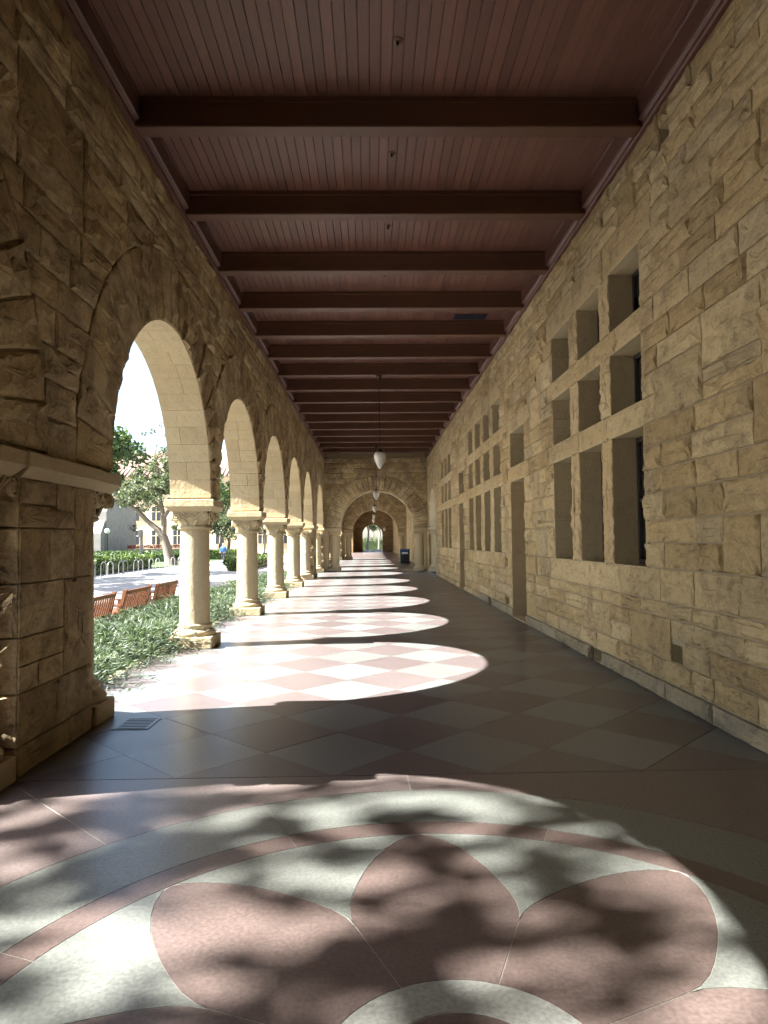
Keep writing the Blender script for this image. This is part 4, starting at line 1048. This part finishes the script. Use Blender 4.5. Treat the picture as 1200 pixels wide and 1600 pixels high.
rf = m.build('roof', 'roof_tile', t)
m = MB()
for k in range(80): x = W0-.6+k*(W1-W0+1.2)/79; m.tube([(x, -.8, Hh+.06), (min(max(x, W0+3), W1-3), D/2-2.5, Hh+3.1)], .12, 5)
m.build('tile_rows', 'roof_tile', rf)
t = thing('stone_hall', 'grey stone hall with stepped buttresses and lancet windows at far left', 'building', (-30.2, 72, GZ))
m = MB(); m.add([(-14, 0, 0), (2.6, 0, 0), (2.6, 9, 0), (-14, 9, 0), (-14, 0, 5.2), (2.6, 0, 5.2), (2.6, 9, 5.2), (-14, 9, 5.2), (-14, 4.5, 9.5), (2.6, 4.5, 9.5)], [(0, 1, 5, 4), (1, 2, 6, 9, 5), (2, 3, 7, 6), (3, 0, 4, 8, 7), (4, 5, 9, 8), (6, 7, 8, 9)]); m.build('wall', 'grey_stone', t)
for k in range(4):
    x = 2.0-k*3.4; m = MB(); m.add([(x-.45, -1.1, 0), (x+.45, -1.1, 0), (x+.45, 0.02, 0), (x-.45, .02, 0), (x-.45, -1.1, 2.9), (x+.45, -1.1, 2.9), (x+.45, .02, 4.3), (x-.45, .02, 4.3)], [(3, 2, 1, 0), (4, 5, 6, 7), (0, 1, 5, 4), (1, 2, 6, 5), (2, 3, 7, 6), (3, 0, 4, 7)]); m.build('buttress', 'grey_stone', t)
    if k < 3:
        x -= 1.7; P = [(x-.3, 1.0), (x+.3, 1.0), (x+.3, 2.9), (x+.2, 3.25), (x, 3.6), (x-.2, 3.25), (x-.3, 2.9)]
        m = MB(); n = len(P); m.add([(a, -.03, b) for a, b in P]+[(a, .01, b) for a, b in P], [tuple(range(n))]+[(i, n+i, n+(i+1) % n, (i+1) % n) for i in range(n)]); m.build('lancet_window', 'far_window', t)

# ------------------------------------------------------------------ walking person across the court
def skin_body(name, verts, edges, radii, mat, parent, root_i=0):
    me = bpy.data.meshes.new(name); me.from_pydata(verts, edges, []); me.materials.append(MATS[mat]); o = obj(name, me, parent)
    sk = o.modifiers.new('skin', 'SKIN'); sk.use_smooth_shade = True
    for v, r in zip(me.skin_vertices[0].data, radii): v.radius = (r, r) if not hasattr(r, '__len__') else r
    me.skin_vertices[0].data[root_i].use_root = True
    ss = o.modifiers.new('sub', 'SUBSURF'); ss.levels = 1; ss.render_levels = 2; return o
t = thing('person', 'person in a blue jacket walking on the sunlit court', 'person', ((350-580.6)/FPX*66, 66, GZ))
V = [(0, 0, .9), (0, 0, 1.12), (0, -.01, 1.36), (0, -.01, 1.47), (0, -.02, 1.58), (0, -.02, 1.68),
     (.1, 0, .86), (.11, -.12, .48), (.11, -.1, .08), (.11, -.24, .04), (-.1, 0, .86), (-.11, .12, .48), (-.11, .3, .12), (-.11, .22, .04),
     (.18, 0, 1.36), (.24, .06, 1.1), (.24, -.06, .88), (.24, -.1, .8), (-.18, 0, 1.36), (-.24, -.06, 1.1), (-.24, -.2, .9), (-.24, -.25, .83)]
E_ = [(0, 1), (1, 2), (2, 3), (3, 4), (4, 5), (0, 6), (6, 7), (7, 8), (8, 9), (0, 10), (10, 11), (11, 12), (12, 13), (2, 14), (14, 15), (15, 16), (16, 17), (2, 18), (18, 19), (19, 20), (20, 21)]
Rr = [.13, .12, .13, .055, .085, .07, .085, .06, .045, .035, .085, .06, .045, .035, .06, .045, .035, .03, .06, .045, .035, .03]
skin_body('body', V, E_, Rr, 'skin', t)
skin_body('jacket', [(0, 0, .88), (0, 0, 1.12), (0, -.01, 1.37), (.19, 0, 1.37), (.25, .06, 1.1), (.25, -.05, .92), (-.19, 0, 1.37), (-.25, -.06, 1.1), (-.25, -.17, .94)], [(0, 1), (1, 2), (2, 3), (3, 4), (4, 5), (2, 6), (6, 7), (7, 8)], [.17, .165, .165, .085, .07, .06, .085, .07, .06], 'jacket_blue', t)
skin_body('trousers', [(0, 0, .9), (.1, 0, .84), (.11, -.12, .48), (.11, -.1, .12), (-.1, 0, .84), (-.11, .12, .48), (-.11, .29, .16)], [(0, 1), (1, 2), (2, 3), (0, 4), (4, 5), (5, 6)], [.15, .105, .08, .065, .105, .08, .065], 'trousers_dark', t)
m = MB(); m.ball((0, .01, 1.67), (.1, .115, .1), 12, 8); m.build('hair', 'hair_pale', t, smooth=80)

# clean helper flags
for o in list(bpy.data.objects):
    if '_w' in o.keys(): del o['_w']
